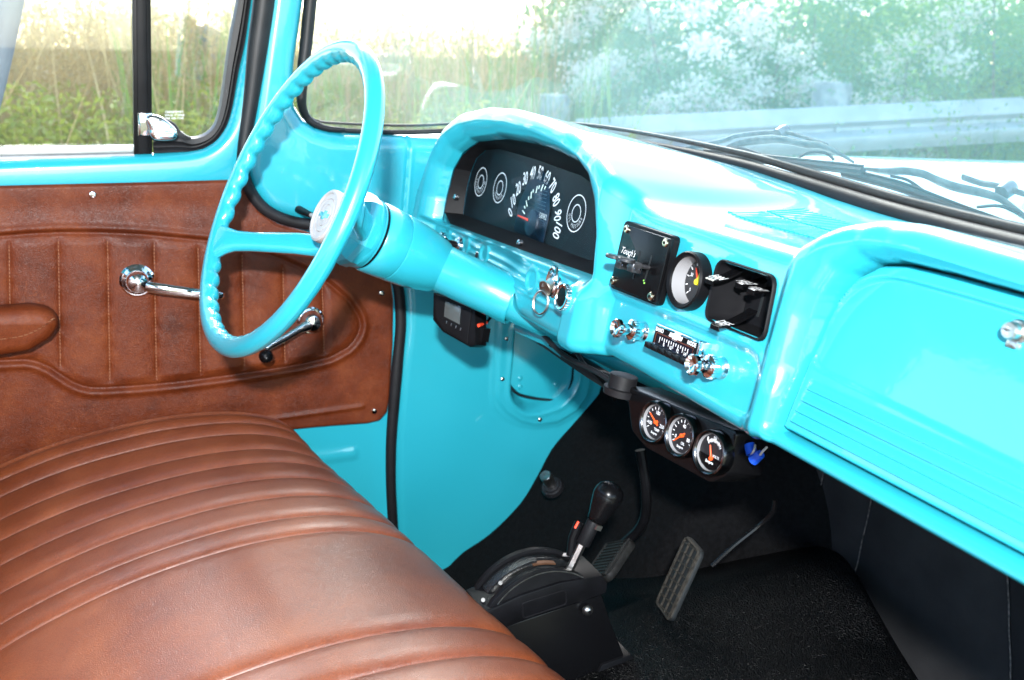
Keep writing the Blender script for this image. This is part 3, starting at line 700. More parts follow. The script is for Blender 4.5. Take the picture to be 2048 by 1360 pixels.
ko = fdw(1082, 605, .056); part('ring', MB().tube([ko+ES*.0145*math.sin(q)+nrm(EX*.8-EN*.35)*.0115*math.cos(q) for q in t_], .0011, 8, True).tube([ko+EN*.0012+ES*.0145*math.sin(q)+nrm(EX*.8-EN*.35)*.0115*math.cos(q) for q in t_], .0009, 8, True), STEEL, kr)
hk = thing('headlight_knob', 'clear ribbed pull knob at the far end of the strip, peeking over the steering column', 'knob', fdw(882, 472, .04))
o = fdw(884, 474, .042); part('shaft', MB().lathe(o, EN, [(.008, -.004), (.008, .003), (.004, .004), (.004, .012)], 18), CHROME, hk)
part('grip', MB().lathe(o, EN, [(.006, .010), (.0095, .013), (.0095, .022), (.006, .024), (0, .024)], 12), CHROME, hk, ang=10)
wk = thing('wiper_knob', 'chrome and black wiper knob half hidden behind the steering column', 'knob', fdw(918, 490, .04))
o = fdw(917, 490, .042); part('ferrule', MB().lathe(o, EN, [(.0125, -.002), (.0125, .003), (.009, .006), (.006, .0065)], 24), CHROME, wk)
part('grip', MB().lathe(o, EN, [(.0055, .004), (.0055, .018), (.0085, .022), (.0085, .028), (0, .029)], 20), BLACK, wk)
part('plug_hole', MB().lathe(fdw(953, 510, .0405), EN, [(.0, -.001), (.0042, -.001), (.0042, .0006), (0, .0006)], 16), PB, dash)

# ================================================================ STEERING
WC = np.array([-.397, -.336, .773]); YW, TL, RW = .132, .467, .2
AX = np.array([-math.sin(YW)*math.cos(TL), math.cos(YW)*math.cos(TL), -math.sin(TL)]); WU = np.array([math.cos(YW), math.sin(YW), 0]); WW = np.cross(WU, AX)
def wp(th, r=RW, s=0.): return WC+AX*s+r*(WU*math.cos(th)+WW*math.sin(th))
whl = thing('steering_wheel', 'turquoise two spoke steering wheel with finger grips and pale round horn button', 'steering wheel', WC-np.array([0, 0, .2]))
ths = np.linspace(0, 2*math.pi, 721)[:-1]
SP = [min(ths, key=lambda t: np.hypot(*(pj(wp(t))-np.array([428, 486])))), min(ths, key=lambda t: np.hypot(*(pj(wp(t))-np.array([722, 400]))))]
nph = 20; rows_ = []
for t in ths:
    rad = WU*math.cos(t)+WW*math.sin(t); row = []
    near = min(abs((t-a+math.pi) % (2*math.pi)-math.pi) for a in SP)
    wv = (.5-.5*math.cos(t*46)) ; wv = (1-wv**1.6)*sst(.10, .2, near)
    for k in range(nph):
        q = 2*math.pi*k/nph; dirv = rad*math.cos(q)+AX*math.sin(q)
        bmp = max(0., math.cos(q-math.radians(140)))**1.2
        row.append(WC+rad*RW+dirv*(.0122+.0008*math.cos(2*q)-.0*bmp+(.0036*wv-.0012)*bmp))
    rows_.append(row+[row[0]])
rows_.append(rows_[0]); part('rim', MB().grid(rows_), PAINT, whl, ang=180)
HS = .072
for i, a in enumerate(SP):
    root = onpl(648, 489, WC+AX*.100, AX) if i == 0 else wp(a, .04, .10)
    pth = [wp(a, RW-.003, .0), wp(a, RW-.02, .006), wp(a, RW-.02, .006)*.66+root*.34, wp(a, RW-.02, .006)*.3+root*.7, root, WC+AX*.108]
    pth = spline(pth, 20); tang = -(WU*math.sin(a))*1+WW*math.cos(a)
    wdt = np.interp(np.linspace(0, 1, 20), [0, .06, .14, .25, .7, 1], [.034, .024, .0155, .014, .0165, .022]); rows_ = []
    for k, p in enumerate(pth):
        tg = nrm(np.gradient(pth, axis=0)[k]); nr = nrm(np.cross(tang, tg)); rr = []
        for q in np.linspace(0, 2*math.pi, 17): rr.append(p+tang*wdt[k]*np.sign(math.cos(q))*abs(math.cos(q))**.7+nr*.0085*np.sign(math.sin(q))*abs(math.sin(q))**.8)
        rows_.append(rr)
    part('spoke', MB().grid(rows_), PAINT, whl, ang=70)
part('hub', MB().lathe(WC, AX, [(.030, .070), (.0368, .071), (.0385, .074), (.0385, .080), (.0415, .084), (.0505, .098), (.0520, .106), (.0512, .116)], 10, WU, cap=False), PAINT, whl, ang=12)
part('hub_ring', MB().lathe(WC, AX, [(.040, .112), (.0485, .1125), (.0490, .115), (.0490, .1225), (.0475, .124), (.0478, .1255), (.047, .1265), (.03, .127)], 48, WU, cap=False), PAINT, whl, ang=50)
oc = MB()
for q in range(8):       # flats of the cast hub
    t = 2*math.pi*(q+.5)/8; rad = WU*math.cos(t)+WW*math.sin(t); oc.rbox(WC+AX*.097+rad*.0435, (np.cross(AX, rad), AX, rad), (.034, .04, .012), .004, .002)
hb_ = part('horn_button', MB().lathe(WC, AX, [(.0358, .071), (.0364, .064), (.0358, .059), (.0330, .0570), (.0308, .0572), (.0295, .0590), (.0235, .0592), (.0228, .0604), (.022, .0592), (.0150, .0592), (.0143, .0604), (.0136, .0592), (0, .0590)], 48, WU), CREAM, whl, ang=40)
eY = nrm(np.array([0, 0, 1])-AX*AX[2]); eX = np.cross(eY, -AX)
part('emblem', MB().slab(bowtie(.0150, .0062), WC+AX*.0590, (eX, eY, -AX), 0, .0014, .0004), PAINT, hb_)
part('emblem_edge', MB().slab(bowtie(.0168, .0076), WC+AX*.0590, (eX, eY, -AX), 0, .0007, .0003), CREAM, hb_)
colm = thing('steering_column', 'turquoise steering column tapering from the wheel hub into the dash', 'steering column', WC+AX*.3-np.array([0, 0, .05]))
part('gap_ring', MB().lathe(WC, AX, [(.0462, .125), (.0462, .131)], 40, WU), BLACK, colm)
part('turn_signal_housing', MB().lathe(WC, AX, [(.03, .1300), (.0478, .1300), (.0490, .132), (.0488, .1640), (.0480, .1660), (.0472, .1665)], 48, WU, cap=False), PAINT, colm)
part('bowl', MB().lathe(WC, AX, [(.0466, .1660), (.0480, .1672), (.0482, .170), (.0468, .195), (.0436, .216), (.0395, .236), (.0370, .2425), (.033, .243)], 48, WU, cap=False), PAINT, colm)
J0 = WC+AX*.236; J1 = fdw(1031, 605, .022); JA = nrm(J1-J0); JL = np.linalg.norm(J1-J0)
part('jacket_tube', MB().lathe(J0, JA, [(.0338, 0), (.0335, JL*.5), (.0330, JL-.002), (.0318, JL), (.0305, JL-.004)], 40, WU, cap=False), PAINT, colm, ang=50)
part('lower_tube', MB().lathe(J0, JA, [(.027, JL-.01), (.027, JL+.3)], 32, WU), PAINT, colm)
ts = thing('turn_signal_lever', 'turn signal lever with black ribbed grip and pale stem left of the horn button', 'lever', onpl(600, 420, WC+AX*.15, AX))
p1, p2, p3 = onpl(574, 408, WC+AX*.148, AX), onpl(622, 430, WC+AX*.152, AX), onpl(725, 475, WC+AX*.155, AX)
part('grip', MB().tube([p1, p1*.97+p2*.03, p1*.5+p2*.5, p2], [.0058, .0074, .0066, .0046], 16), BLACK, ts)
part('stem', MB().tube([p2, p3], [.0035, .0042], 12), CREAM, ts)
# ================================================================ CAB SIDE (cowl and kick panel), WEATHERSTRIP
def yz(pts, x): return np.array([onx(u, v, x)[1:] for u, v in pts])
def zz(pts, ox, oy, k): return [(ox+a/k, oy+b/k) for a, b in pts]
XB = -.74
cab = thing('truck_cab', 'turquoise pickup cab shell with kick panel, windshield pillar and black door weatherstrip', 'truck cab', (-.74, .0, -.08))
WSC = [(545, -260), (535, -80), (529, 0), (517, 90), (503, 200), (488, 300), (487, 345), (500, 380), (523, 412), (552, 432), (590, 445), (640, 454), (700, 476), (760, 512), (794, 562), (803, 640), (797, 720), (790, 800), (784, 880), (783, 960), (786, 1030), (790, 1090), (797, 1200)]
WSR = [21, 21, 21, 21, 20, 16, 13, 12, 12, 12, 12, 12, 12, 13, 13, 14, 13.5, 13, 12.5, 12.5, 12.5, 13, 13]
ws2 = spline(yz(WSC, XB), 140)
TOPB = [(640, -260), (622, -80), (614, 0), (607, 50), (597, 120), (592, 180), (596, 213), (612, 239), (635, 254), (665, 263), (694, 267), (750, 269), (815, 270), (875, 271), (960, 272)]
tb2 = yz(TOPB, XB)
bpoly = np.vstack([ws2, [[ws2[-1][0], -.12], [.49, -.12], [.49, .70], [.20, .76], [tb2[-1][0]+.06, .80]], tb2[::-1]])
gy = np.r_[np.linspace(-.40, .42, 330), np.linspace(.43, .62, 12)]; gz = np.r_[np.linspace(-.12, .64, 250), np.linspace(.643, .90, 105), np.linspace(.905, 1.3, 70)]
Yg, Zg, kside = trim_grid(*np.meshgrid(gy, gz), lambda a, b: sdf(a, b, bpoly))
edge = np.minimum(pdist(Yg, Zg, tb2), 9)
t = np.clip(edge/.028, 0, 1); hx = -.032*(1-np.sqrt(np.maximum(1-(1-t)**2, 0)))
t = np.clip((pdist(Yg, Zg, ws2)-.004)/.022, 0, 1); hx += -.014*(1-t)**2
sm = yz([(815, 262), (818, 285), (813, 360), (806, 440), (802, 520)], XB); hx += -.0035*gau(pdist(Yg, Zg, sm), .0025)+.0015*gau(pdist(Yg, Zg, sm+np.array([.006, 0])), .004)
VF = smooth_poly(yz(zz([(715, 300), (690, 700), (678, 1040), (700, 1105), (780, 1205), (900, 1285), (1050, 1318), (1250, 1288), (1420, 1185), (1520, 1050), (1555, 880), (1570, 600), (1590, 250)], 840, 560, 4.5325), XB), 2)
VF2 = smooth_poly(yz(zz([(660, 260), (640, 700), (630, 1040), (660, 1150), (760, 1260), (900, 1325), (1050, 1345), (1260, 1318), (1440, 1215), (1545, 1060), (1580, 880), (1600, 600), (1620, 220)], 840, 560, 4.5325), XB), 2)
VR = smooth_poly(yz(zz([(850, 420), (830, 700), (806, 960), (812, 1060), (860, 1135), (950, 1200), (1080, 1195), (1270, 1130), (1375, 1020), (1415, 920), (1425, 760), (1440, 400)], 840, 560, 4.5325), XB), 2)
sv = sdf(Yg, Zg, VF); hx += .004*(1-sst(-.006, .003, sv)); hx += .002*(1-sst(-.005, .004, sdf(Yg, Zg, VF2)))
sr = sdf(Yg, Zg, VR); hx -= .034*(1-sst(-.020, .003, sr)); hx += .0025*gau(sr-.004, .006)
dn = yz([(1047, 795)], XB)[0]
hx += .0012*np.sin(Yg*9+Zg*5)+.0008*np.sin(Yg*23-Zg*17)
part('side_panel', MB().grid(np.stack([XB+hx, Yg, Zg], 2), kside), PAINT, cab, ang=70)
VPL = smooth_poly(yz(zz([(850, 440), (842, 800), (822, 955), (900, 1030), (1050, 1066), (1200, 1082), (1262, 1066), (1335, 1000), (1362, 900), (1372, 730), (1380, 440)], 840, 560, 4.5325), XB-.012), 1)
SIDE = (np.array([0, 1., 0]), np.array([0, 0, 1.]), np.array([1., 0, 0]))
vp_ = part('vent_door', MB().slab(VPL, (0, 0, 0), SIDE, XB-.022, XB-.013, .002), PAINT, cab)
for u, v in zz([(905, 890), (1228, 945), (905, 965)], 840, 560, 4.5325): part('rivet', MB().ball(onx(u, v, XB-.013), (.003, .006, .006), n=12, m=6), PAINT, vp_)
fo_ = [onx(u, v, XB-.012) for u, v in zz([(1408, 640), (1400, 760), (1385, 900), (1350, 1000), (1300, 1070), (1262, 1098)], 840, 560, 4.5325)]
part('foam_strip', MB().tube(spline(fo_+np.array([.006, 0, 0]), 24), .0075, 8, flat=((1, 0, 0), .5)), CARPET, cab)
fo_ = [onx(u, v, XB-.014) for u, v in zz([(815, 962), (890, 1035), (1050, 1076), (1240, 1092)], 840, 560, 4.5325)]
part('rubber_lip', MB().tube(spline(fo_, 24), .0022, 8), RUBBER, cab)
for u, v in zz([(782, 530), (745, 896), (1085, 1263), (1482, 830)], 840, 560, 4.5325):
    part('screw', MB().lathe(onx(u, v, XB+.004), (1, 0, 0), [(.0055, -.003), (.0055, .0008), (.004, .0028), (.0018, .0036), (0, .0036)], 14), STEEL, cab)
wr3 = np.interp(np.linspace(0, 1, 140), np.linspace(0, 1, len(WSR)), WSR)*1.52/FPX
w3 = np.stack([np.full(140, XB-.004), ws2[:, 0], ws2[:, 1]], 1)
part('weatherstrip', MB().tube(w3, wr3, 12, flat=((1, 0, 0), .8)), RUBBER, cab, ang=180)
# shell of the cab outside the view: roof, back wall with window, pillars, sills
HEAD = noisy('headliner', (.20, .19, .18), (.25, .24, .23), 90, .8)
I3 = (np.array([1., 0, 0]), np.array([0, 1., 0]), np.array([0, 0, 1.]))
part('roof', MB().rbox((.07, -.46, 1.335), I3, (1.72, 1.12, .05), .12, .02), HEAD, cab)
bk = MB()
bk.box((.07, -1.03, .40), I3, (1.7, .04, .92)).box((.07, -1.03, 1.27), I3, (1.7, .04, .12)).box((-.70, -1.03, 1.035), I3, (.18, .038, .36)).box((.84, -1.03, 1.035), I3, (.18, .038, .36))
part('back_wall', bk, PAINT, cab)
part('door_pillar', MB().rbox((.90, -.93, .62), I3, (.09, .2, 1.4), .03, .004), PAINT, cab)
part('door_pillar', MB().rbox((-.80, -.98, .62), I3, (.09, .12, 1.4), .03, .004), PAINT, cab)
part('windshield_pillar', MB().tube([(.88, -.22, .86), (.84, -.16, 1.31)], [.045, .04], 12), PAINT, cab)
part('rocker_sill', MB().rbox((.86, -.3, -.09), I3, (.12, 1.4, .12), .02, .004), PAINT, cab)

# ================================================================ DRIVER'S DOOR
XD = -.765; XT = -.752
door = thing('driver_door', 'turquoise driver door with pleated tan leather trim, window crank and vent window', 'truck door', (XD, -.5, -.05))
HOLE = [(-500, 332), (0, 319), (200, 312), (309, 308), (393, 303), (427, 288), (451, 260), (465, 222), (479, 144), (492, 86), (504, 0), (516, -80), (540, -262), (-500, -262)]
h2 = yz(HOLE, XD); hp = np.vstack([h2[:3], smooth_poly(h2[3:12], 2, False), h2[12:]])
dpoly_ = np.vstack([yz(WSC, XD), [[-.05, -.1], [-1.0, -.1], [-1.0, 1.3]]])
gy = np.linspace(-1.0, -.02, 260); gz = np.r_[np.linspace(-.1, .72, 90), np.linspace(.724, .90, 90), np.linspace(.91, 1.3, 60)]
Yg, Zg, kskin = trim_grid(*np.meshgrid(gy, gz), lambda a, b: np.maximum(-sdf(a, b, hp), sdf(a, b, dpoly_)-.006)); sh = sdf(Yg, Zg, hp)
t = np.clip(sh/.016, 0, 1); hx = -.020*(1-np.sqrt(np.maximum(1-(1-t)**2, 0)))+.004*gau(sh-.03, .03)
cr = yz([(560, 922), (640, 914), (708, 906)], XD); hx += .006*gau(pdist(Yg, Zg, cr), .006)
part('inner_skin', MB().grid(np.stack([XD+hx, Yg, Zg], 2), kskin), PAINT, door, ang=70)
# trim
TR = yz([(-330, 395), (0, 372), (250, 366), (480, 359), (497, 378), (520, 420), (555, 447), (620, 465), (700, 490), (760, 525), (783, 560), (788, 600), (786, 690), (779, 795), (774, 825), (760, 841), (735, 847), (660, 853), (570, 862), (400, 915), (0, 985), (-330, 1040)], XT)
tp = TR
PI_ = zz([(-900, 345), (-300, 335), (0, 330), (150, 318), (300, 312), (500, 313), (700, 321), (1030, 352), (1250, 392), (1400, 440), (1540, 500), (1650, 570), (1740, 650), (1790, 730), (1800, 775), (1785, 830), (1740, 885), (1650, 935), (1500, 972), (1320, 1002), (1140, 1030), (900, 1060), (700, 1078), (500, 1088), (430, 1085), (360, 1058), (250, 985), (190, 958), (130, 946), (0, 952), (-300, 955), (-900, 960)], 0, 340, 2.4976)
pi2 = smooth_poly(yz(PI_, XT), 1)
SEAMX = [zz([(x0, 330), (x0+9+k*1, 1060)], 0, 340, 2.4976) for k, x0 in enumerate((-460, -205, 45, 291, 536, 768, 987, 1206, 1408, 1602))]
gy = np.linspace(-.86, -.068, 420); gz = np.linspace(.17, .77, 330); Yg, Zg, ktrim = trim_grid(*np.meshgrid(gy, gz), lambda a, b: sdf(a, b, tp))
si = sdf(Yg, Zg, pi2)
hx = .004*gau(si-.008, .006)-.004*gau(si, .0035)
seams = [yz(s_, XT) for s_ in SEAMX]
sy = [np.interp(Zg, [s_[1][1], s_[0][1]], [s_[1][0], s_[0][0]]) for s_ in seams]
pil = np.zeros_like(Yg)
for a, b in zip(sy[:-1], sy[1:]):
    t = (Yg-a)/(b-a); m = (t >= 0) & (t < 1); pil[m] = (np.clip(4*t*(1-t), 0, 1)**.45)[m]
t = (Yg-sy[-1])/.08; m = t >= 0; pil[m] = np.clip(t*6, 0, 1)[m]**.5
ins = 1-sst(-.018, -.002, si)
hx += ins*(.007*pil-.003)
wr_ = .0010*np.sin(Zg*170+Yg*31+2*np.sin(Yg*40))*np.exp(-((pil-.2)/.4)**2)*ins; hx += wr_*.5
top_band = yz([(-330, 435), (0, 420), (250, 412), (500, 412), (600, 430)], XT); hx -= .0018*gau(pdist(Yg, Zg, top_band), .016)
low = yz([(0, 835), (150, 860), (520, 850), (720, 812)], XT); hx += .003*gau(pdist(Yg, Zg, yz([(470, 845), (560, 835), (722, 811)], XT)), .004)
hx += .0016*np.sin(Yg*14+Zg*9)*(1-ins)
st_ = sdf(Yg, Zg, tp); t = np.clip(-st_/.006, 0, 1); hx += -.006*(1-np.sqrt(np.maximum(1-(1-t)**2, 0)))
trim = part('trim_panel', MB().grid(np.stack([XT+.003+hx, Yg, Zg], 2), ktrim), LEATHER, door, ang=180)
for k, s_ in enumerate(seams[2:]):
    m = MB(); zt, zb = s_[0][1], s_[1][1]
    z = zt-.004; zb = zb
    while z > zb:
        y = np.interp(z, [zb, zt], [s_[1][0], s_[0][0]])
        if sdf(np.array([y]), np.array([z]), pi2)[0] < -.012: m.box((XT+.0016, y, z), (np.array([1., 0, 0]), np.array([0, 1., 0]), np.array([0, 0, 1.])), (.0016, .0011, .0036))
        z -= .0056
    if m.v: part('stitching', m, THREAD, trim, kind='stuff')
for u, v in ((185, 389), (763, 586), (748, 822)):
    part('screw', MB().lathe(onx(u, v, XT+.003), (1, 0, 0), [(.0058, -.002), (.0058, .001), (.0045, .0035), (.002, .0042), (0, .0040)], 16), CHROME, door)
arm = smooth_poly(yz([(-260, 622), (0, 618), (55, 613), (92, 617), (114, 634), (116, 652), (100, 676), (58, 701), (0, 711), (-260, 722)], -.71), 2)
part('armrest', MB().slab(arm, (0, 0, 0), SIDE, XT, -.695, .016), LEATHER, door, ang=180)
sta = smooth_poly(yz([(0, 679), (50, 672), (85, 655), (108, 636)], -.6945), 2, False)
am = MB()
for k in range(0, len(sta)-1):
    p, q = sta[k], sta[k+1]
    for s_ in np.arange(0, np.linalg.norm(q-p), .0055):
        c = p+nrm(np.array([*(q-p), 0]))[:2]*s_; am.box((-.6948, *c), SIDE, (.0034, .001, .0014))
part('stitching', am, THREAD, door, kind='stuff')
# latch handle
o = onx(274, 560, XT+.004)
hn = part('door_handle', MB().lathe(o, (1, 0, 0), [(.026, -.002), (.026, .004), (.023, .007), (.022, .0065), (.018, .009), (.0165, .020), (.0145, .026), (.008, .030), (0, .031)], 32, (0, 0, 1)), CHROME, door)
hpth = spline([o+np.array([.018, .006, -.004]), onx(300, 574, -.722), onx(340, 580, -.716), onx(390, 586, -.712), onx(430, 590, -.714), onx(447, 592, -.718)], 22)
part('lever', MB().tube(hpth, np.interp(np.linspace(0, 1, 22), [0, .2, .8, 1], [.0085, .0092, .0078, .006]), 14, flat=((1, 0, 0), .62)), CHROME, hn, ang=180)
# window crank
o = onx(620, 640, XT+.004)
ck = part('window_crank', MB().lathe(o, (1, 0, 0), [(.0235, -.002), (.0235, .003), (.021, .005), (.0195, .0048), (.0185, .012), (.017, .020), (.012, .026), (0, .028)], 32, (0, 0, 1)), CHROME, door)
part('arm', MB().tube(spline([o+np.array([.020, 0, 0]), onx(600, 658, -.722), onx(570, 676, -.716), onx(540, 692, -.710), onx(531, 699, -.708)], 18), np.interp(np.linspace(0, 1, 18), [0, .3, 1], [.0125, .0075, .006]), 12, flat=((1, 0, 0), .55)), CHROME, ck, ang=180)
kb = onx(531, 711, -.697)
part('knob', MB().lathe(kb-np.array([.014, 0, 0]), (1, 0, 0), [(.004, 0), (.0065, .004), (.0105, .012), (.0115, .018), (.010, .024), (.006, .028), (0, .029)], 22), GLOSSB, ck, ang=180)
# window: division post, vent frame, sill, panes
XG = -.795
GREY = noisy('dull_aluminium', (.45, .46, .46), (.55, .56, .56), 30, .35, metal=.9)
po = lambda u, v, x: onx(u, v, x)
pm = MB()
def bar(px_list, x0, x1):
    P = np.array([onx(u, v, x1)[1:] for u, v in px_list]); return MB().slab(P, (0, 0, 0), SIDE, x0, x1, .002)
part('division_post', bar([(268, 310), (262, -262), (299, -262), (305, 310)], -.80, -.779), BLACK, door)
part('post_channel', bar([(276, 308), (270, -262), (290, -262), (297, 308)], -.80, -.776), SATIN, door)
OUT = [(500, -262), (514, -80), (503, 0), (491, 86), (478, 144), (464, 222), (450, 260), (426, 288), (392, 304), (340, 308), (306, 309)]
OUT[0] = (538, -262)
INN = [(508, -262), (486, -80), (474, 0), (458, 85), (445, 178), (434, 236), (421, 260), (400, 272), (378, 274), (360, 262), (306, 262)]
o3 = spline(yz(OUT, XG+.01), 70); i3 = spline(yz(INN, XG+.01), 70)
lay = []
for f_, x in ((0, -.800), (.02, -.783), (.10, -.777), (.22, -.779), (.30, -.788), (.40, -.788), (.55, -.781), (.9, -.783), (1.0, -.792), (1.0, -.80)):
    q = o3*(1-f_)+i3*f_; lay.append(np.stack([np.full(70, x), q[:, 0], q[:, 1]], 1))
part('vent_seal', MB().grid(lay), RUBBER, door, ang=60)
LOBE = smooth_poly(yz([(305, 264), (305, 232), (322, 233), (340, 240), (353, 249), (360, 262), (372, 270), (385, 276), (380, 284), (305, 284)], XG+.012), 1)
part('latch_pad', MB().slab(LOBE, (0, 0, 0), SIDE, -.80, -.782, .002), RUBBER, door)
part('vent_glass', MB().box((XG-.003, -.36, 1.03), I3, (.004, .30, .52)), GLASS, door)
pl_ = onx(268, 200, XG)
part('window_glass', MB().box((XG-.012, (pl_[1]-1.0)/2-.0, 1.03), I3, (.004, 1.0+pl_[1]+.02, .54)), GLASS, door)
part('window_sill', bar([(-500, 318), (-500, 300), (0, 296), (268, 291), (268, 309), (0, 317)], -.80, -.782), GREY, door)
part('sill_lip', MB().tube([onx(-500, 331, -.778), onx(0, 318, -.778), onx(268, 311, -.778)], .004, 8), GREY, door)
lb = part('latch_base', bar(zz([(283, 280), (460, 285), (455, 570), (290, 565)], 230, 180, 6.206), -.776, -.772), CHROME, door)
LEAF = smooth_poly(yz(zz([(375, 370), (400, 322), (470, 303), (560, 320), (660, 392), (740, 460), (785, 540), (772, 605), (700, 632), (520, 632), (460, 608), (425, 545), (430, 480)], 230, 180, 6.206), -.757), 2)
lf = part('vent_latch', MB().slab(LEAF, (0, 0, 0), SIDE, -.768, -.757, .004), CHROME, door, ang=50)
rbm = MB(); lc = LEAF.mean(0)
for k in range(11):
    z = lc[1]+.013-k*.0027; s_ = [p for p in np.linspace(LEAF[:, 0].min(), LEAF[:, 0].max(), 80) if sdf(np.array([p]), np.array([z]), LEAF)[0] < -.0055]
    if s_: rbm.box((-.7572, (s_[0]+s_[-1])/2, z), SIDE, (s_[-1]-s_[0], .0014, .0012))
part('latch_rib', rbm, STEEL, lf)
tmx = (np.array([0, -1., 0]), np.array([0, 0, 1.]), np.array([1., 0, 0]))
tm = MB()
for k, s_ in enumerate(('TEMPERED', 'SAFETY GLASS', 'DOT-466 AS2')): tm.text(s_, onx(349, 224+k*6.2, XG), tmx, .0032, 1.0 if k else 1.25, thick=.0)
part('glass_mark', tm, mk('etched_white', (.8, .82, .8), .6), door, ang=180)
# ================================================================ BENCH SEAT
seat = thing('bench_seat', 'tan leather bench seat with stitched pleats running front to back', 'bench seat', (-.0, -.55, .0))
ZY = [(-.74, .285), (-.70, .309), (-.64, .334), (-.58, .353), (-.52, .366), (-.45, .3755), (-.39, .378), (-.34, .3755), (-.30, .369), (-.265, .358), (-.235, .342), (-.215, .318), (-.205, .28), (-.203, .22), (-.21, .14), (-.22, .06)]
prof = spline(ZY, 150)
def yoff(x): return (x+.30)*.164-.0
E0 = -.70
SEAMS_X = [-.690, -.655, -.613, -.553, -.495, -.432, -.366, -.300, -.251, -.013, .047, .105, .165, .225, .285, .345, .405, .465]
xs = []
for a, b in zip([-.718]+SEAMS_X, SEAMS_X+[.80]):
    n = max(8, int((b-a)/.0035)); xs += list(a+(b-a)*(.5-.5*np.cos(np.linspace(0, math.pi, n, endpoint=False))))
xs = np.array(xs+[.80])
pw = np.ones_like(xs)
for k, (a, b) in enumerate(zip(SEAMS_X[:-1], SEAMS_X[1:])):
    m = (xs >= a) & (xs <= b); t = (xs[m]-a)/(b-a)
    wide = (b-a) > .1
    pw[m] = np.clip(np.minimum(t, 1-t)*(b-a)/.026, 0, 1) if wide else np.clip(np.minimum(t, 1-t)*(b-a)/.022, 0, 1)
pw = np.sqrt(np.maximum(1-(1-pw)**2, 0))
rows_ = []
tg = np.gradient(prof, axis=0); tg /= np.linalg.norm(tg, axis=1)[:, None]; nn2 = np.stack([-tg[:, 1], tg[:, 0]], 1)
for i, (y, z) in enumerate(prof):
    fade = sst(149, 90, i)*.6+.4
    hh_ = (.0080*pw-.004)*fade*(1.0)
    # crown sinks towards both ends of the bench
    en_ = -.016*np.clip((-.685-xs)/.033, 0, 1)**2
    wav = .0022*np.sin(xs*7+i*.05)+.012*sst(-.55, -.70, xs)
    rows_.append(np.stack([xs, y+yoff(xs)+nn2[i, 0]*hh_, z+nn2[i, 1]*hh_+en_+wav], 1))
cush = part('cushion', MB().grid(rows_), SEATL, seat, ang=180)
side = MB(); r0 = np.array([r[0] for r in rows_]); side.grid([r0, r0*np.array([1, 1, .0])+np.array([.0, 0, .04])])
part('side_panel', side, SEATL, seat)
pip = [np.array([xs[j], prof[108][0]+yoff(xs[j])+.012, 0]) for j in (0,)]
k0 = 96
pl = np.array([rows_[106][j]+np.array([0, .003, .002]) for j in range(0, len(xs), 2)])
part('piping', MB().tube(pl, .0035, 8), SEATL, seat, ang=180)
pe = np.array([rows_[i][0]+np.array([.004, 0, .001]) for i in range(0, 107, 2)]); part('piping', MB().tube(pe, .0035, 8), SEATL, seat, ang=180)
bx = []
for a in np.linspace(0, 1, 20):
    z = .28+.5*a; y = -.80-.10*a+.02*math.sin(a*math.pi)
    bx.append([(x, y+.006*abs(math.cos(x*45)), z) for x in np.linspace(-.71, .8, 200)])
for a in np.linspace(0, 1, 6)[1:]: bx.append([(x, -.90-.07*a, .78+.015*math.sin(a*math.pi)-.02*a) for x in np.linspace(-.71, .8, 200)])
part('backrest', MB().grid(bx), SEATL, seat, ang=180)

# ================================================================ FLOOR, FIREWALL, MATS
def struct(name, mb, mat, ang=35):
    o = part(name, mb, mat, ang=ang); o['kind'] = 'structure'; return o
ca = [(875, 1145), (925, 1105), (985, 1062), (1040, 1008), (1075, 950), (1105, 895), (1150, 845), (1195, 792), (1215, 760)]
c3 = np.array([onx(u, v, XB) for u, v in ca]); c3 = np.vstack([[XB, -1.0, c3[0, 2]], [XB, -.15, c3[0, 2]], c3, [XB, .47, .40], [XB, .49, .60]])
cs = spline(c3, 90)
xr = np.linspace(-.742, .84, 150); fl_ = []
for p in cs:
    row = []
    for x in xr:
        # transmission hump in the middle of the cab
        hmp = math.exp(-((x-.07)/.23)**4)
        zf = p[2]; yv = p[1]
        rgt = sst(-.34, -.16, x); yv = p[1]+rgt*.30*sst(.0, .33, p[1])*(1-sst(.36, .47, p[1])); zf = p[2]*(1-rgt*.0)
        ti = len(fl_)/89.
        yr, zr = (-1+1.46*ti/.75, -.012) if ti < .75 else (.478, -.012+.55*(ti-.75)/.25)
        yv = p[1]*(1-rgt)+yr*rgt; zf = p[2]*(1-rgt)+zr*rgt
        row.append((x, min(yv, .49), zf+.07*hmp*(1-sst(.05, .3, zf))+.0025*math.sin(x*31+yv*17)*math.sin(yv*29)))
    fl_.append(row)
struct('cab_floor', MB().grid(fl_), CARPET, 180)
struct('firewall', MB().box((.05, .505, .33), I3, (1.75, .012, .84)), BOARD)
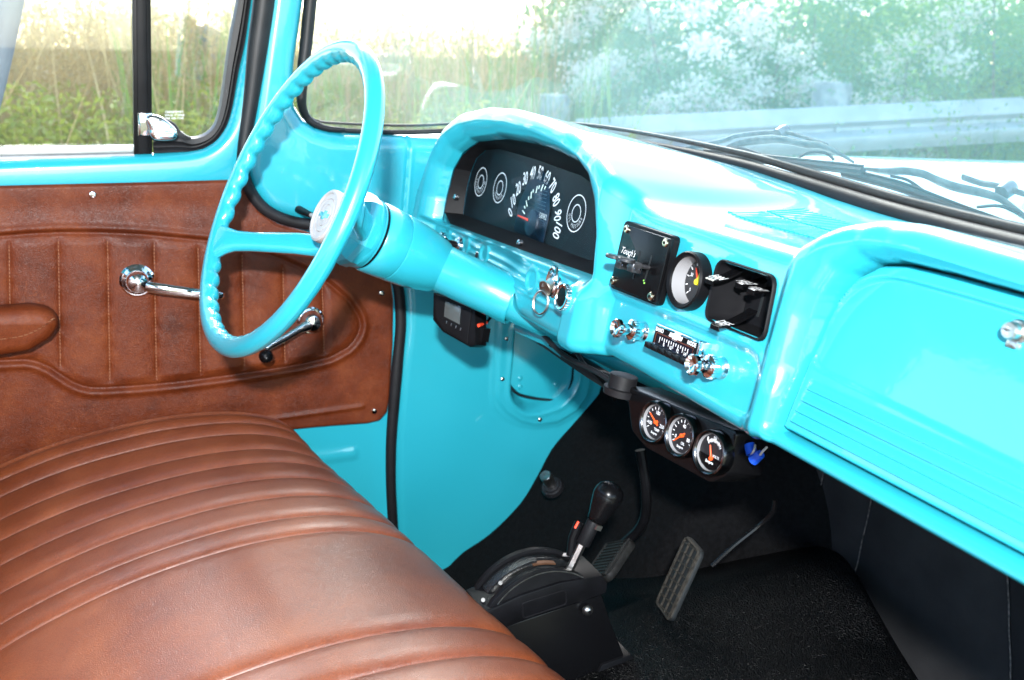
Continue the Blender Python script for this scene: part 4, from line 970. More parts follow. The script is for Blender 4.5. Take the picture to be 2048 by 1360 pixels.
# insulation boards under the glove box, each with its own edge
YF = .46
def fy(u, v): return ony(u, v, YF)
FELT = noisy('torn_felt', (.03, .028, .028), (.14, .125, .12), 160, .9, .8, .003, 300)
SEAM = [((1545, 900), (1478, 1160)), ((1640, 985), (1612, 1130)), ((1748, 980), (1690, 1240)), ((2016, 1150), (2024, 1420))]
fw = thing('insulation_lining', 'black insulation boards lining the firewall below the glove box', 'lining', (.05, YF, .0))
bxs = []
for (a, b) in SEAM:
    p, q = fy(*a), fy(*b); sl_ = (q[0]-p[0])/(q[2]-p[2]); bxs.append(lambda z, p=p, sl_=sl_: p[0]+(z-p[2])*sl_)
FRONT = (np.array([1., 0, 0]), np.array([0, 0, 1.]), np.array([0, -1., 0]))
bxs = [lambda z: bxs[1](z)-.42]+bxs+[lambda z: 1.1]
for k in range(len(bxs)-1):
    z0, z1 = -.05, .66; g_ = .0012
    P = [(bxs[k](z0)+g_, z0), (bxs[k+1](z0)-g_, z0), (bxs[k+1](z1)-g_, z1), (bxs[k](z1)+g_, z1)]
    part('board', MB().slab(P, (0, YF, 0), FRONT, -.012, .0+.0012*(k % 2), .0015), BOARD, fw)
    if 0 < k: part('torn_edge', MB().tube([(bxs[k](z)+.0006*math.sin(z*90), YF-.0008, z) for z in np.linspace(z0, z1, 40)], .0011, 5), FELT, fw)
# grey felt edges where the boards are cut
for P in ([(1519, 968), (1508, 1000), (1492, 1060), (1476, 1110), (1464, 1140)], [(1542, 1092), (1530, 1108), (1518, 1122)]):
    part('felt_edge', MB().tube(spline([fy(*p)+np.array([0, -.016, 0]) for p in P], 14), np.interp(np.linspace(0, 1, 14), [0, .5, 1], [.003, .006, .005]), 7, flat=((0, 1, 0), .5)), FELT, fw)
# vinyl mat over the hump
mt = thing('floor_mat', 'glossy grained black vinyl mat over the transmission hump', 'floor mat', (.05, .1, .0))
TE = [(1215, 1205), (1300, 1180), (1400, 1140), (1478, 1112), (1520, 1096), (1570, 1087), (1632, 1089), (1672, 1104), (1705, 1140), (1745, 1205), (1785, 1275), (1830, 1350), (1870, 1430)]
def mat_y(u): return np.interp(u, [1215, 1300, 1478, 1570, 1640, 1700, 1790, 1870], [.25, .36, .44, .445, .44, .41, .33, .26])
te = np.array([ony(u, v, mat_y(u)) for u, v in TE]); te = spline(te, 70)
te_floor = np.array([[p[0]-.02*(p[0]-.05), -.35, .055+.09*math.exp(-((p[0]-.0)/.2)**4)] for p in te])
gm = []
for t in np.linspace(0, 1, 60):
    q = te*(1-t)+te_floor*t; q[:, 2] += .035*math.sin(math.pi*min(1, t))+.003*np.sin(np.arange(70)*.3+t*7)
    gm.append(q)
gm.insert(0, te+np.array([0, .004, -.006]))
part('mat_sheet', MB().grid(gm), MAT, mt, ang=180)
part('mat_edge', MB().tube(te[8:38]+np.array([0, -.001, 0]), .0014, 6), FELT, mt, ang=180)

# ================================================================ SHIFTER
XS = -.06
sh_ = thing('floor_shifter', 'black floor shifter with curved gate, hex lever and pear shaped knob', 'gear shifter', onx(1160, 1330, XS)*np.array([1, 1, 0])+np.array([0, 0, .05]))
sx = lambda u, v, x=XS: onx(u, v, x)
K6 = lambda pts: zz(pts, 900, 960, 4.858)
SF = (np.array([0, 1., 0]), np.array([0, 0, 1.]), np.array([1., 0, 0]))
def plate(pts, x0, x1, c=.002, xm=None):
    P = np.array([onx(u, v, x1)[1:] for u, v in pts]); return MB().slab(P, (0, 0, 0), SF, x0, x1, c)
WRINK = noisy('wrinkle_black', (.006, .007, .008), (.012, .013, .014), 260, .22, .8, .0012, 380)
part('side_cover', plate([(960, 1240), (968, 1226), (1040, 1192), (1120, 1166), (1206, 1152), (1216, 1168), (1213, 1186), (1170, 1202), (1080, 1230), (985, 1266)], XS-.055, XS, .002), BLACK, sh_)
emb = rounded(np.array([onx(u, v, XS)[1:] for u, v in K6([(700, 1200), (1120, 1068), (1132, 1205), (712, 1345)])]), .004)
part('raised_frame', MB().tube(np.array([(XS, *p) for p in emb]), .0010, 6, True), SATIN, sh_)
# arc cheeks either side of the gate
arcN = K6([(330, 1330), (420, 1180), (560, 1040), (720, 930), (880, 870), (1040, 862), (1180, 890), (1300, 945), (1400, 985), (1465, 965), (1200, 1060), (800, 1180)])
part('gate_cheek', plate(arcN, XS-.012, XS-.004, .0012), BLACK, sh_)
AR = spline(np.array([onx(u, v, XS-.008)[1:] for u, v in K6([(405, 1262), (470, 1165), (560, 1068), (660, 990), (780, 925), (900, 885), (1040, 872), (1180, 893), (1300, 945), (1380, 985)])]), 50)
def rail(name, xa, xb, dz, mat, t0=0., t1=1., drop=.012, inset=0.):
    P = AR[int(t0*49):int(t1*49)+1].copy(); g = np.gradient(P, axis=0); g /= np.linalg.norm(g, axis=1)[:, None]; P += np.stack([-g[:, 1], g[:, 0]], 1)*dz
    Q = P-np.stack([-g[:, 1], g[:, 0]], 1)*drop; m = MB()
    ring = [[(xa, *q), (xa, *p), (xb, *p), (xb, *q)] for p, q in zip(P, Q)]
    m.grid(ring); m.add(ring[0], [(0, 1, 2, 3)]); m.add(ring[-1], [(3, 2, 1, 0)])
    return part(name, m, mat, sh_, ang=40)
rail('gate_rail', XS-.0135, XS-.0042, .0012, WRINK); rail('bright_edge', XS-.0046, XS-.0036, .0008, STEEL, .0, .9, .0012)
rail('gate_floor', XS-.050, XS-.008, -.009, PB, .0, 1., .02)
rail('far_rail', XS-.046, XS-.030, .0016, WRINK, .02, .55); rail('far_rail', XS-.046, XS-.036, .0010, WRINK, .55, .95)
rail('gate_spring', XS-.034, XS-.027, -.001, mk('rusty_steel', (.16, .08, .045), .5, .6), .50, .70, .002); rail('detent_edge', XS-.031, XS-.0285, -.002, STEEL, .06, .5, .0018)
rail('far_cheek', XS-.054, XS-.0485, .0065, BLACK, .0, .92, .05); rail('cheek_lip', XS-.049, XS-.0465, .0072, SATIN, .0, .92, .004)
rail('stop_block', XS-.028, XS-.012, -.0035, SATIN, .08, .30, .006)
for u, v in K6([(490, 1000), (322, 1165)]):
    part('socket_screw', MB().lathe(onx(u, v, XS-.018), nrm([1, -.3, .8]), [(.0024, -.02), (.0024, 0), (.0014, 0), (.0014, -.002), (0, -.002)], 14), DULL, sh_)
part('mount_box', plate([(985, 1262), (1080, 1230), (1204, 1190), (1224, 1250), (1262, 1345), (1262, 1420), (960, 1420)], XS-.060, XS-.006, .002), GLOSSB, sh_)
part('foot_bracket', plate([(1180, 1375), (1205, 1330), (1262, 1310), (1300, 1345), (1310, 1400), (1180, 1420)], XS-.055, XS-.002, .002), BLACK, sh_)
for u, v, r in ((1175, 1220, .0068), (1006, 1274, .006), (1262, 1350, .0055)):
    b_ = part('bolt', MB().lathe(onx(u, v, XS), (1, 0, 0), [(r, -.001), (r, .001), (r*.85, .0035), (r*.5, .0052), (0, .0055)], 18), STEEL, sh_)
    part('hex_socket', MB().lathe(onx(u, v, XS), (1, 0, 0), [(r*.35, .0052), (r*.35, .0058), (0, .0058)], 6), BLACK, b_)
XL = XS-.022
l0, l1, l2, l3 = onx(1138, 1142, XL), onx(1168, 1084, XL), onx(1190, 1045, XL), onx(1212, 990, XL)
ld = nrm(l3-l0)
part('lever', MB().lathe(l0-ld*.02, ld, [(.0052, 0), (.0052, np.linalg.norm(l1-l0)+.03)], 6, (1, .3, 0)), STEEL, sh_, ang=20)
part('collar', MB().lathe(l1-ld*.003, ld, [(.0082, 0), (.0086, .001), (.0086, np.linalg.norm(l2-l1)+.001), (.008, np.linalg.norm(l2-l1)+.004)], 24), SATIN, sh_)
kn = l2+ld*.002
part('shift_knob', MB().lathe(kn, ld, [(.0098, 0), (.0112, .0012), (.0124, .008), (.0150, .018), (.0172, .027), (.0182, .033), (.0180, .0337), (.0182, .0345), (.0176, .0395), (.0148, .0455), (.0094, .0495), (.004, .0512), (0, .0515)], 32), GLOSSB, sh_, ang=60)
part('reverse_trigger', MB().tube([onx(1142, 1110, XL-.012), onx(1146, 1076, XL-.014), onx(1158, 1045, XL-.014)], .006, 10), BLACK, sh_)
part('red_tag', MB().tube([onx(1150, 1056, XL-.005), onx(1157, 1043, XL-.005)], .0016, 6), RED, sh_)
part('wire', MB().tube(spline([onx(1088, 1103, XL-.03), onx(1102, 1101, XL-.03), onx(1120, 1108, XL-.03), onx(1140, 1110, XL-.015)], 16), .0022, 8), CREAM, sh_)
part('ferrule', MB().box(l2-ld*.002+np.array([.010, 0, 0]), (nrm(np.cross(ld, [1, 0, 0])), ld, np.array([1., 0, 0])), (.008, .006, .004)), STEEL, sh_)

# ================================================================ PEDALS, DIMMER SWITCH
PEDR = noisy('pedal_rubber', (.006, .006, .006), (.013, .013, .012), 90, .6, .2, .001, 200, spec=.25)
bp = thing('brake_pedal', 'black brake pedal with ribbed rubber pad behind the shifter lever', 'pedal', onx(1215, 1130, -.30))
def pad_frame(c4, x):
    P = np.array([onx(u, v, xx) for (u, v), xx in zip(c4, x)]); return P
P = pad_frame([(1180, 1152), (1232, 1076), (1258, 1098), (1205, 1172)], (-.30, -.33, -.27, -.24))
pc_ = P.mean(0); pu = nrm(P[1]-P[0]); pv = nrm(P[3]-P[0]-pu*((P[3]-P[0]) @ pu)); pn = np.cross(pv, pu); pn = pn if pn[2] > 0 else -pn
pl_, pw_ = np.linalg.norm(P[1]-P[0]), np.linalg.norm(P[3]-P[0])*1.15
part('pad', MB().rbox(pc_, (pu, pv, pn), (pl_, pw_, .012), .012, .003), PEDR, bp)
for k in range(10): part('rib', MB().box(pc_+pn*.0065+pu*(k-4.5)*pl_*.085-pv*pw_*.08, (pu, pv, pn), (.0022, pw_*.68, .0025)), PEDR, bp)
part('rim', MB().tube([pc_+pn*.007+pu*a*pl_*.44+pv*b*pw_*.42 for a, b in ((-1, -1), (1, -1), (1, 1), (-1, 1))], .0022, 6, True), PEDR, bp)
part('arm', MB().tube(spline([onx(1250, 1085, -.29), onx(1280, 1055, -.27), onx(1292, 1020, -.26), onx(1290, 960, -.26), onx(1280, 900, -.27)], 20), .0075, 10), BLACK, bp)
ap = thing('accelerator_pedal', 'black accelerator pedal with diamond grid tread left of the vinyl mat', 'pedal', onx(1330, 1220, -.12))
P = pad_frame([(1308, 1222), (1370, 1085), (1414, 1098), (1352, 1222)], (-.14, -.14, -.085, -.085))
pc_ = P.mean(0); pu = nrm(P[1]-P[0]); pv = nrm(P[3]-P[0]-pu*((P[3]-P[0]) @ pu)); pn = np.cross(pv, pu); pn = pn if pn[2] > 0 else -pn
pl_, pw_ = np.linalg.norm(P[1]-P[0]), np.linalg.norm(P[3]-P[0])*.92
part('pad', MB().rbox(pc_, (pu, pv, pn), (pl_, pw_, .007), .010, .002), PB, ap)
GRIDM = noisy('worn_tread', (.018, .016, .013), (.045, .04, .033), 200, .6, spec=.2)
for k in range(4): part('tread_bar', MB().box(pc_+pn*.0046+pv*(k-1.5)*pw_*.28, (pu, pv, pn), (pl_*.92, .0014, .003)), GRIDM, ap)
for k in range(8): part('tread_bar', MB().box(pc_+pn*.0043+pu*(k-3.5)*pl_*.125, (nrm(pv+pu*.12), nrm(pu-pv*.12), pn), (pw_*.86, .0014, .003)), GRIDM, ap)
part('rim', MB().tube([pc_+pn*.0036+pu*a*pl_*.475+pv*b*pw_*.46 for a, b in ((-1, -.85), (-.9, -1), (.9, -1), (1, -.8), (1, .8), (.9, 1), (-.9, 1), (-1, .85))], .0022, 6, True), GRIDM, ap)
part('linkage_rod', MB().tube(spline([onx(1424, 1132, -.06), onx(1470, 1090, -.05), onx(1520, 1050, -.04), onx(1545, 1025, -.03), onx(1550, 1000, -.03)], 18), .0032, 8), GLOSSB, ap)
ds = thing('dimmer_switch', 'bare metal foot dimmer switch button on the toe board carpet', 'foot switch', onx(1100, 965, -.62))
o = onx(1100, 966, -.60); dd = nrm(onx(1079, 932, -.582)-o)
part('button', MB().lathe(o-dd*.004, dd, [(.0095, 0), (.0095, .010), (.0103, .011), (.0103, .030), (.0095, .031), (.003, .0305), (0, .030)], 22), STEEL, ds)
part('grommet', MB().lathe(o-dd*.012, dd, [(.021, -.006), (.019, .002), (.0155, .003), (.015, .006), (.0105, .007)], 28), RUBBER, ds)

# ================================================================ DIGITAL DISPLAY UNDER THE COLUMN
XM = -.50
dsx = thing('digital_display', 'black display box with grey screen and small buttons under the steering column', 'display', onx(910, 640, XM))
fp_ = [onx(u, v, XM) for u, v in ((865, 585), (965, 615), (947, 694), (884, 665), (864, 640))]
# a tilted box: front face plane through these points, facing the driver's seat
Fp = np.array([onx(865, 590, -.47), onx(950, 612, -.43), onx(946, 693, -.43), onx(866, 645, -.47)])
fc = Fp.mean(0); fx_ = nrm(np.array([.9, -.1, .0])); 
def dq(u, v, h=0.): return onpl(u, v, fc+fnn*h, fnn)
fnn = nrm([.45, -.85, .25]); fx_ = nrm(np.cross([0, 0, 1.], fnn)); fx_ = fx_ if fx_[0] > 0 else -fx_; fy_ = np.cross(fnn, fx_); FA = (fx_, fy_, fnn)
def d2(pts): return np.array([[(dq(u, v)-fc) @ fx_, (dq(u, v)-fc) @ fy_] for u, v in pts])
part('case', MB().slab(d2([(866, 585), (950, 590), (950, 690), (938, 694), (885, 664), (865, 640)]), fc, FA, -.028, 0, .002), BLACK, dsx)
part('bezel', MB().slab(d2([(872, 588), (946, 608), (936, 688), (888, 660), (872, 634)]), fc, FA, -.004, .002, .0015), SATIN, dsx)
SCR = noisy('grey_screen', (.05, .06, .06), (.08, .09, .09), 14, .12)
part('screen', MB().slab(d2([(893, 603), (924, 613), (921, 649), (890, 633)]), fc, FA, .001, .003, .0005), SCR, dsx)
bm = MB()
for k in range(5): part('button', MB().rbox(dq(884+k*9.3, 640+k*4.6, .002), FA, (.0012, .004, .0012), .0003, .0002), STEEL if k else SATIN, dsx)
part('side_tab', MB().box(dq(962, 668, -.02), FA, (.02, .02, .016)), BLACK, dsx)
part('wire', MB().tube(spline([dq(955, 652, -.012), onx(972, 645, -.44), onx(985, 630, -.45)], 12), .0022, 8), BLACK, dsx)
part('red_wire', MB().tube([dq(957, 651, -.006), onx(973, 645, -.435)], .0026, 8), RED, dsx)

# ================================================================ GAUGE POD UNDER THE DASH
gp = thing('gauge_pod', 'black bracket under the dash holding three small gauges with orange needles', 'gauge pod', onz(1360, 900, .5))
# the pod faces the middle of the bench; its face plane comes from its three gauges
gn = nrm([.10, -1, .20]); gc = fdw(1360, 868, -.02); gxv = nrm(np.cross([0, 0, 1.], gn)); gxv = gxv if gxv[0] > 0 else -gxv; gyv = np.cross(gn, gxv); GA = (gxv, gyv, gn)
def gq(u, v, h=0.): return onpl(u, v, gc+gn*h, gn)
def g2(pts, h=0.): return np.array([[(gq(u, v, h)-gc) @ gxv, (gq(u, v, h)-gc) @ gyv] for u, v in pts])
part('panel', MB().slab(rounded(g2([(1252, 770), (1474, 862), (1454, 952), (1420, 966), (1290, 895), (1262, 860)]), .006), gc, GA, -.05, 0, .002), GLOSSB, gp)
BLKM = mk('black_chrome', (.10, .10, .105), .2, 1.); GS = .83
for k, (u, v, txt, ang_, nums) in enumerate(((1306, 844, 'Sunpro', 150, ('100', '180', '250')), (1358, 871, 'Sunpro', 222, ('0', '40', '80')), (1417, 905, 'Sunpro', 112, ('8', '10', '12')))):
    o = gq(u, v, .012)-gn*.012
    g_ = part('gauge', MB().lathe(o, gn, [(r_*GS, h_) for r_, h_ in ((.0285, -.001), (.0290, .009), (.0278, .0125), (.0262, .0135), (.0240, .0125), (.0228, .0105))], 40, gyv, cap=False), BLKM, gp)
    part('inner_wall', MB().lathe(o, gn, [(.0230*GS, .0108), (.0224*GS, .0065)], 40, gyv, cap=False), WALLW, g_)
    part('dial', MB().lathe(o, gn, [(.0226*GS, .006), (.0226*GS, .0065), (0, .0065)], 32, gyv), DIALB, g_)
    gf = lambda x, y, h=.0070: o+gxv*x*GS+gyv*y*GS+gn*h
    m = MB()
    for q in range(13):
        a = math.radians(215-20*q) if k < 2 else math.radians(135-8*q); r_ = .0185 if k < 2 else .0150
        m.box(gf(r_*math.cos(a), r_*math.sin(a)), (gxv*math.cos(a)+gyv*math.sin(a), -gxv*math.sin(a)+gyv*math.cos(a), gn), (.003 if q % 3 else .0042, .0007, .0003))
    for q, t in enumerate(nums):
        a = math.radians((200, 90, -10)[q] if k < 2 else (130, 90, 55)[q]); r_ = .0125 if k < 2 else .0185
        m.text(t, gf(r_*math.cos(a), r_*math.sin(a)), GA, .0040, .9, bold=.01)
    m.text(txt, gf(0, -.0155), GA, .0036, .95, .2, bold=.02)
    if k < 2: m.text(('TEMP', 'OIL')[k], gf(.004, -.0095), GA, .0030, .9, bold=.01)
    else: m.text('VOLTS', gf(.008, -.003), GA, .0026, .9, bold=.01)
    part('markings', m, WHITE, g_, ang=180)
    a = math.radians(ang_); p0_ = (0, 0) if k < 2 else (.002, -.007)
    part('needle', MB().tube([gf(p0_[0]-.006*math.cos(a)*(k < 2), p0_[1]-.006*math.sin(a)*(k < 2), .0085), gf(p0_[0]+.0165*math.cos(a), p0_[1]+.0165*math.sin(a), .0085)], [.0011, .0007], 8).lathe(gf(*p0_, .0066), gn, [(.0022, 0), (.0022, .003), (0, .0035)], 14), ORANGE, g_)
    if k == 2:
        part('lower_mask', MB().slab([(x_*GS, y_*GS) for x_, y_ in ((-.021, -.0055), (.021, -.0055), (.0205, -.011), (.013, -.0178), (0, -.0215), (-.013, -.0178), (-.0205, -.011))], o, GA, .0067, .0078), GLOSSB, g_)
        part('maker_mark', MB().text(txt, gf(0, -.0125, .0080), GA, .004, .95, .2, thick=0, bold=.02), WHITE, g_, ang=180)
    part('lens', MB().lathe(o, gn, [(.0230*GS, .0108), (.012*GS, .0122), (0, .0126)], 32, gyv, cap=False), LENS, g_)
part('knob', MB().lathe(gq(1244, 770, .0), nrm([0, .2, 1]), [(.020, -.012), (.021, -.004), (.0165, -.003), (.0165, .012), (.012, .0125)], 20), RUBBER, gp)
wc = thing('wire_connectors', 'two blue crimp wire connectors hanging below the dash right of the gauges', 'wire connector', gq(1508, 905, -.02))
BLUE = mk('blue_nylon', (.01, .08, .55), .35)
part('connector', MB().tube([gq(1498, 888, -.02), gq(1504, 908, -.02)], [.0055, .0060], 10), BLUE, wc)
part('connector', MB().tube([gq(1506, 920, -.02), gq(1522, 908, -.02)], [.0060, .0045], 10), BLUE, wc)
part('lead', MB().tube(spline([gq(1502, 910, -.018), gq(1508, 900, -.016), gq(1510, 890, -.02)], 8), .0012, 6), CREAM, wc)
part('lead', MB().tube(spline([gq(1520, 910, -.018), gq(1526, 902, -.016), gq(1534, 894, -.02)], 8), .0012, 6), CREAM, wc)
ub = thing('under_dash_bracket', 'black wiring bracket and brake support hanging under the dash beside the column', 'bracket', fdw(1130, 690, -.02))
part('bracket_box', MB().slab(d2([(1065, 672), (1100, 664), (1135, 676), (1133, 700), (1118, 712), (1098, 703), (1095, 684)]), fc+fnn*(-.1), FA, -.05, 0, .003), BLACK, ub)
part('support', MB().tube(spline([fdw(1060, 660, -.05), fdw(1120, 700, -.05), fdw(1180, 740, -.05), fdw(1240, 775, -.05), fdw(1290, 800, -.05)], 20), .011, 10), PB, ub)
part('column_brace', MB().tube([fdw(1040, 652, -.03), fdw(1100, 680, -.04), fdw(1190, 745, -.06)], .011, 10), PAINT, ub)

for k, (pts, col) in enumerate([([(1085, 668), (1130, 712), (1190, 742), (1236, 772)], RUBBER), ([(1150, 700), (1178, 738), (1225, 752), (1262, 790)], RUBBER), ([(1100, 690), (1160, 722), (1205, 762), (1230, 800)], CARPET)]):
    part('cable', MB().tube(spline([fdw(u, v, -.01-.012*k) for u, v in pts], 20), .0034-.0005*k, 8), col, ub)
# ================================================================ WINDSHIELD, WIPERS, HOOD
ws_ = thing('windshield', 'wraparound windshield glass in a black rubber seal above the dash', 'windshield', (.05, .2, .79))
bot = SEALC; n_ = len(bot)
top = np.array([((p[0]-.05)*.96+.05, p[1]-.26*sst(-.1, .25, p[1])+(.0 if p[1] > -.15 else .02), 1.30) for p in bot])
gl_ = []
for t in np.linspace(-.01, 1, 24):
    q = bot*(1-t)+top*t; q[:, 1] += .012*math.sin(math.pi*max(t, 0)); gl_.append(q)
gl_ = np.array(gl_)
gi = gl_.copy()
dx_ = np.gradient(gl_, axis=1); dz_ = np.gradient(gl_, axis=0); nv = np.cross(dx_, dz_); nv /= np.linalg.norm(nv, axis=2)[..., None]
if nv[10, n_//2, 1] > 0: nv = -nv          # towards the cab
m = MB(); m.grid(gl_); m.grid(gl_-nv*.005)
part('glass', m, WGLASS, ws_, ang=180)
rad = np.interp(np.arange(n_), [0, 30, 60, 90, n_], [.004, .0045, .006, .0115, .0125])
part('seal', MB().tube(bot+nv[0]*.006+np.array([0, 0, -.004]), rad, 12), RUBBER, ws_, ang=180)
part('seal_lip', MB().tube((bot+nv[0]*.010+np.array([0, 0, -.019]))[66:], (rad*.62)[66:], 10), RUBBER, ws_, ang=180)
part('seal_edge', MB().tube(bot-nv[0]*.004+np.array([0, 0, .006]), rad*.55, 8), BLACK, ws_, ang=180)
lft = np.array([gl_[k][3] for k in range(24)])
sp_ = [onx(u, v, -.757) for u, v in ((690, 260), (655, 257), (636, 251), (619, 241), (606, 220), (603, 190), (606, 140), (613, 80), (621, 0), (632, -100), (650, -260))]
part('seal', MB().tube(spline(sp_, 50), np.interp(np.linspace(0, 1, 50), [0, .18, .3, 1], [.004, .007, .0095, .012]), 10), RUBBER, ws_, ang=180)
tmk = (np.array([0, 1., 0])*-1, np.array([0, 0, 1.]), np.array([1., 0, 0]))
m = MB()
for k, s_ in enumerate(('LAMINATED', 'SAFETY PLATE', 'DOT 21 AS1')): m.text(s_, onx(648, 211+k*6, -.752), (nrm([0, -1, -.35]), nrm([0, -.35, 1]), np.array([1., 0, 0])), .0030, 1.0, thick=0)
part('glass_mark', m, mk('etched_dark', (.10, .11, .09), .6), ws_, ang=180)
# wipers rest along the bottom of the glass, outside
WN = nrm(np.cross([1, 0, 0], [0, -.26, .49])); WN = WN if WN[1] > 0 else -WN
WP = np.array([.05, .285, .79])+WN*.022
def wq(u, v, h=0.): return onpl(u, v, WP+WN*h, WN)
SILV = noisy('wiper_steel', (.10, .11, .12), (.19, .205, .21), 60, .35, metal=.5)
def wiper(label, blade, bridge, arm, cap, links):
    w = thing('windshield_wiper', label, 'wiper', wq(*blade[0]), 'windshield wipers')
    bl = spline([wq(*p) for p in blade], 30)
    part('blade', MB().tube(bl, .0056, 8, flat=(WN, .8)), RUBBER, w)
    part('blade_spine', MB().tube(bl+np.array([0, -.001, .0066]), .0019, 8), BLACK, w)
    part('bridge', MB().tube(spline([wq(*p, .012) for p in bridge], 34), np.interp(np.linspace(0, 1, 34), [0, .15, .5, .85, 1], [.0025, .0050, .0068, .0050, .0025]), 8, flat=(WN, .35)), SILV, w)
    for l in links: part('link', MB().tube(spline([wq(*p, .008) for p in l], 10), .0019, 6), RUBBER, w)
    part('arm', MB().tube(spline([wq(*p, .022) for p in arm], 26), np.interp(np.linspace(0, 1, 26), [0, .7, 1], [.0044, .004, .003]), 8, flat=(WN, .5)), SILV, w)
    c = wq(*cap, .022); part('pivot', MB().lathe(c, WN, [(.0085, -.008), (.009, .002), (.007, .008), (0, .009)], 16), SILV, w)
    return w
wiper('steel wiper with black blade ending above the defroster grille', [(1409, 309), (1500, 318), (1620, 331), (1726, 343)],
      [(1438, 303), (1478, 288), (1518, 281), (1560, 279), (1607, 288), (1641, 291), (1676, 306), (1708, 325)], [(1372, 297), (1447, 281), (1478, 271), (1558, 264), (1600, 272), (1655, 290)], (1565, 264),
      [[(1412, 306), (1440, 297), (1480, 296), (1520, 308)], [(1596, 316), (1620, 305), (1652, 306), (1668, 320)]])
wiper('steel wiper with black blade running off the right edge above the glove box', [(1686, 346), (1800, 376), (1920, 422), (2060, 474), (2200, 530)],
      [(1730, 338), (1772, 343), (1808, 342), (1846, 348), (1872, 360), (1910, 374), (1965, 386), (2001, 398), (2036, 424), (2100, 470)], [(1925, 354), (1960, 366), (1998, 373), (2060, 392), (2160, 430)], (2014, 379),
      [[(1782, 352), (1815, 360), (1845, 380)], [(1955, 414), (2000, 412), (2040, 428)]])
hood = thing('truck_hood', 'turquoise truck hood seen through the windshield beyond the wipers', 'hood', (.05, .5, .74))
hg = []
for y in np.linspace(.33, 1.55, 40):
    row = []
    for x in np.linspace(-.66, .80, 60):
        z = .779-.012*(y-.33)+.034*sst(.33, .52, y)*(gau(x+.36, .17)+gau(x-.50, .17))-.030*(y-.5)*(y > .5)-.10*sst(-.42, -.66, x)-.10*sst(.56, .80, x); row.append((x, y, z-.12*sst(1.42, 1.56, y)))
    hg.append(row)
part('hood_panel', MB().grid(hg), PAINT, hood, ang=180)
part('cowl_panel', MB().grid([[(x, y+seal_at(np.array(x))[0]*1.0, z) for x in np.linspace(-.62, .8, 60)] for y, z in ((.012, .775), (.05, .768), (.12, .765))]), PAINT, hood, ang=180)
part('fender', MB().grid([[(-.66-.16*a, y, .70-.10*a*a-.02*(y-.3)) for a in np.linspace(0, 1, 8)] for y in np.linspace(.2, 1.5, 14)]), PAINT, hood, ang=180)
mr = thing('mirror_arm', 'blurred pale grey mirror arm crossing the top left corner of the driver window', 'mirror arm', onx(20, 100, -1.05))
part('arm', MB().tube(spline([onx(46, -120, -1.05), onx(24, 0, -1.05), onx(8, 80, -1.05), onx(-18, 190, -1.05), onx(-50, 300, -1.05)], 20), .018, 12), noisy('grey_coated_arm', (.16, .16, .19), (.20, .20, .23), 12, .7), mr)

# ================================================================ OUTSIDE
ZG = -.65
def pol(u, rho, z=ZG):
    a = ray(u, 100.); d = np.array([a[0], a[1]]); d /= np.linalg.norm(d); return np.array([CAM[0]+d[0]*rho, CAM[1]+d[1]*rho, z])
GRD = noisy('rough_ground', (.10, .11, .04), (.26, .21, .11), .9, .95, .5, .02, 20)
struct('ground', MB().grid([[(x, y, ZG) for x in np.linspace(-500, 500, 9)] for y in np.linspace(-500, 500, 9)]), GRD)
def blade_mat(name, c0, c1, trans=.35):
    m = noisy(name, c0, c1, .8, .7); b = bsdf(m)
    t = N(m, 'ShaderNodeBsdfTranslucent'); mx = N(m, 'ShaderNodeMixShader'); mx.inputs[0].default_value = trans
    src = b.inputs['Base Color'].links[0].from_socket; L(m, src, t.inputs[0]); out = m.node_tree.nodes['Material Output']
    L(m, b.outputs[0], mx.inputs[1]); L(m, t.outputs[0], mx.inputs[2]); L(m, mx.outputs[0], out.inputs[0]); return m
def grass(name, n, u0, u1, r0, r1, h0, h1, wd, mat, lean=.35, heads=0):
    U = RNG.uniform(u0, u1, n); Rr = RNG.uniform(r0, r1, n); Hh = h0+(h1-h0)*RNG.random(n)**1.6; vs = []; fs = []
    for i in range(n):
        b = pol(U[i], Rr[i]); az = RNG.uniform(0, 6.283); ln = RNG.normal(0, lean); d = np.array([math.cos(az), math.sin(az), 0]); s_ = np.array([-d[1], d[0], 0]); k = len(vs); w_ = wd*RNG.uniform(.6, 1.4)
        sd_ = np.array([math.cos(az+RNG.uniform(-1, 1)+1.5), math.sin(az+1.2), 0])
        for j, t in enumerate((0, .35, .7, 1.)):
            p = b+np.array([0, 0, Hh[i]*t*(1-.25*abs(ln)*t)])+d*ln*Hh[i]*t*t; ww = w_*(1, .9, .6, .08)[j]; vs += [p-sd_*ww, p+sd_*ww]
        fs += [(k+2*j, k+2*j+1, k+2*j+3, k+2*j+2) for j in range(3)]
        if heads and RNG.random() < heads:
            p = b+np.array([0, 0, Hh[i]*(1-.25*abs(ln))])+d*ln*Hh[i]
            for q in range(14):
                k = len(vs); c = p+np.array([RNG.normal(0, .02), RNG.normal(0, .02), RNG.uniform(-.20, .04)]); e = RNG.normal(0, .009, (3, 3))+np.array([0, 0, .004]); vs += [c+e[0], c+e[1], c+e[2]]; fs.append((k, k+1, k+2))
    m = MB(); m.v = [tuple(p) for p in vs]; m.f = fs
    o = part(name, m, mat, ang=180, kind='stuff'); return o
LF1 = blade_mat('shrub_leaf', (.11, .25, .10), (.22, .40, .17)); LF2 = blade_mat('bright_leaf', (.14, .29, .05), (.30, .44, .10)); FLW = blade_mat('white_flower', (.80, .77, .72), (.9, .88, .84), .3)
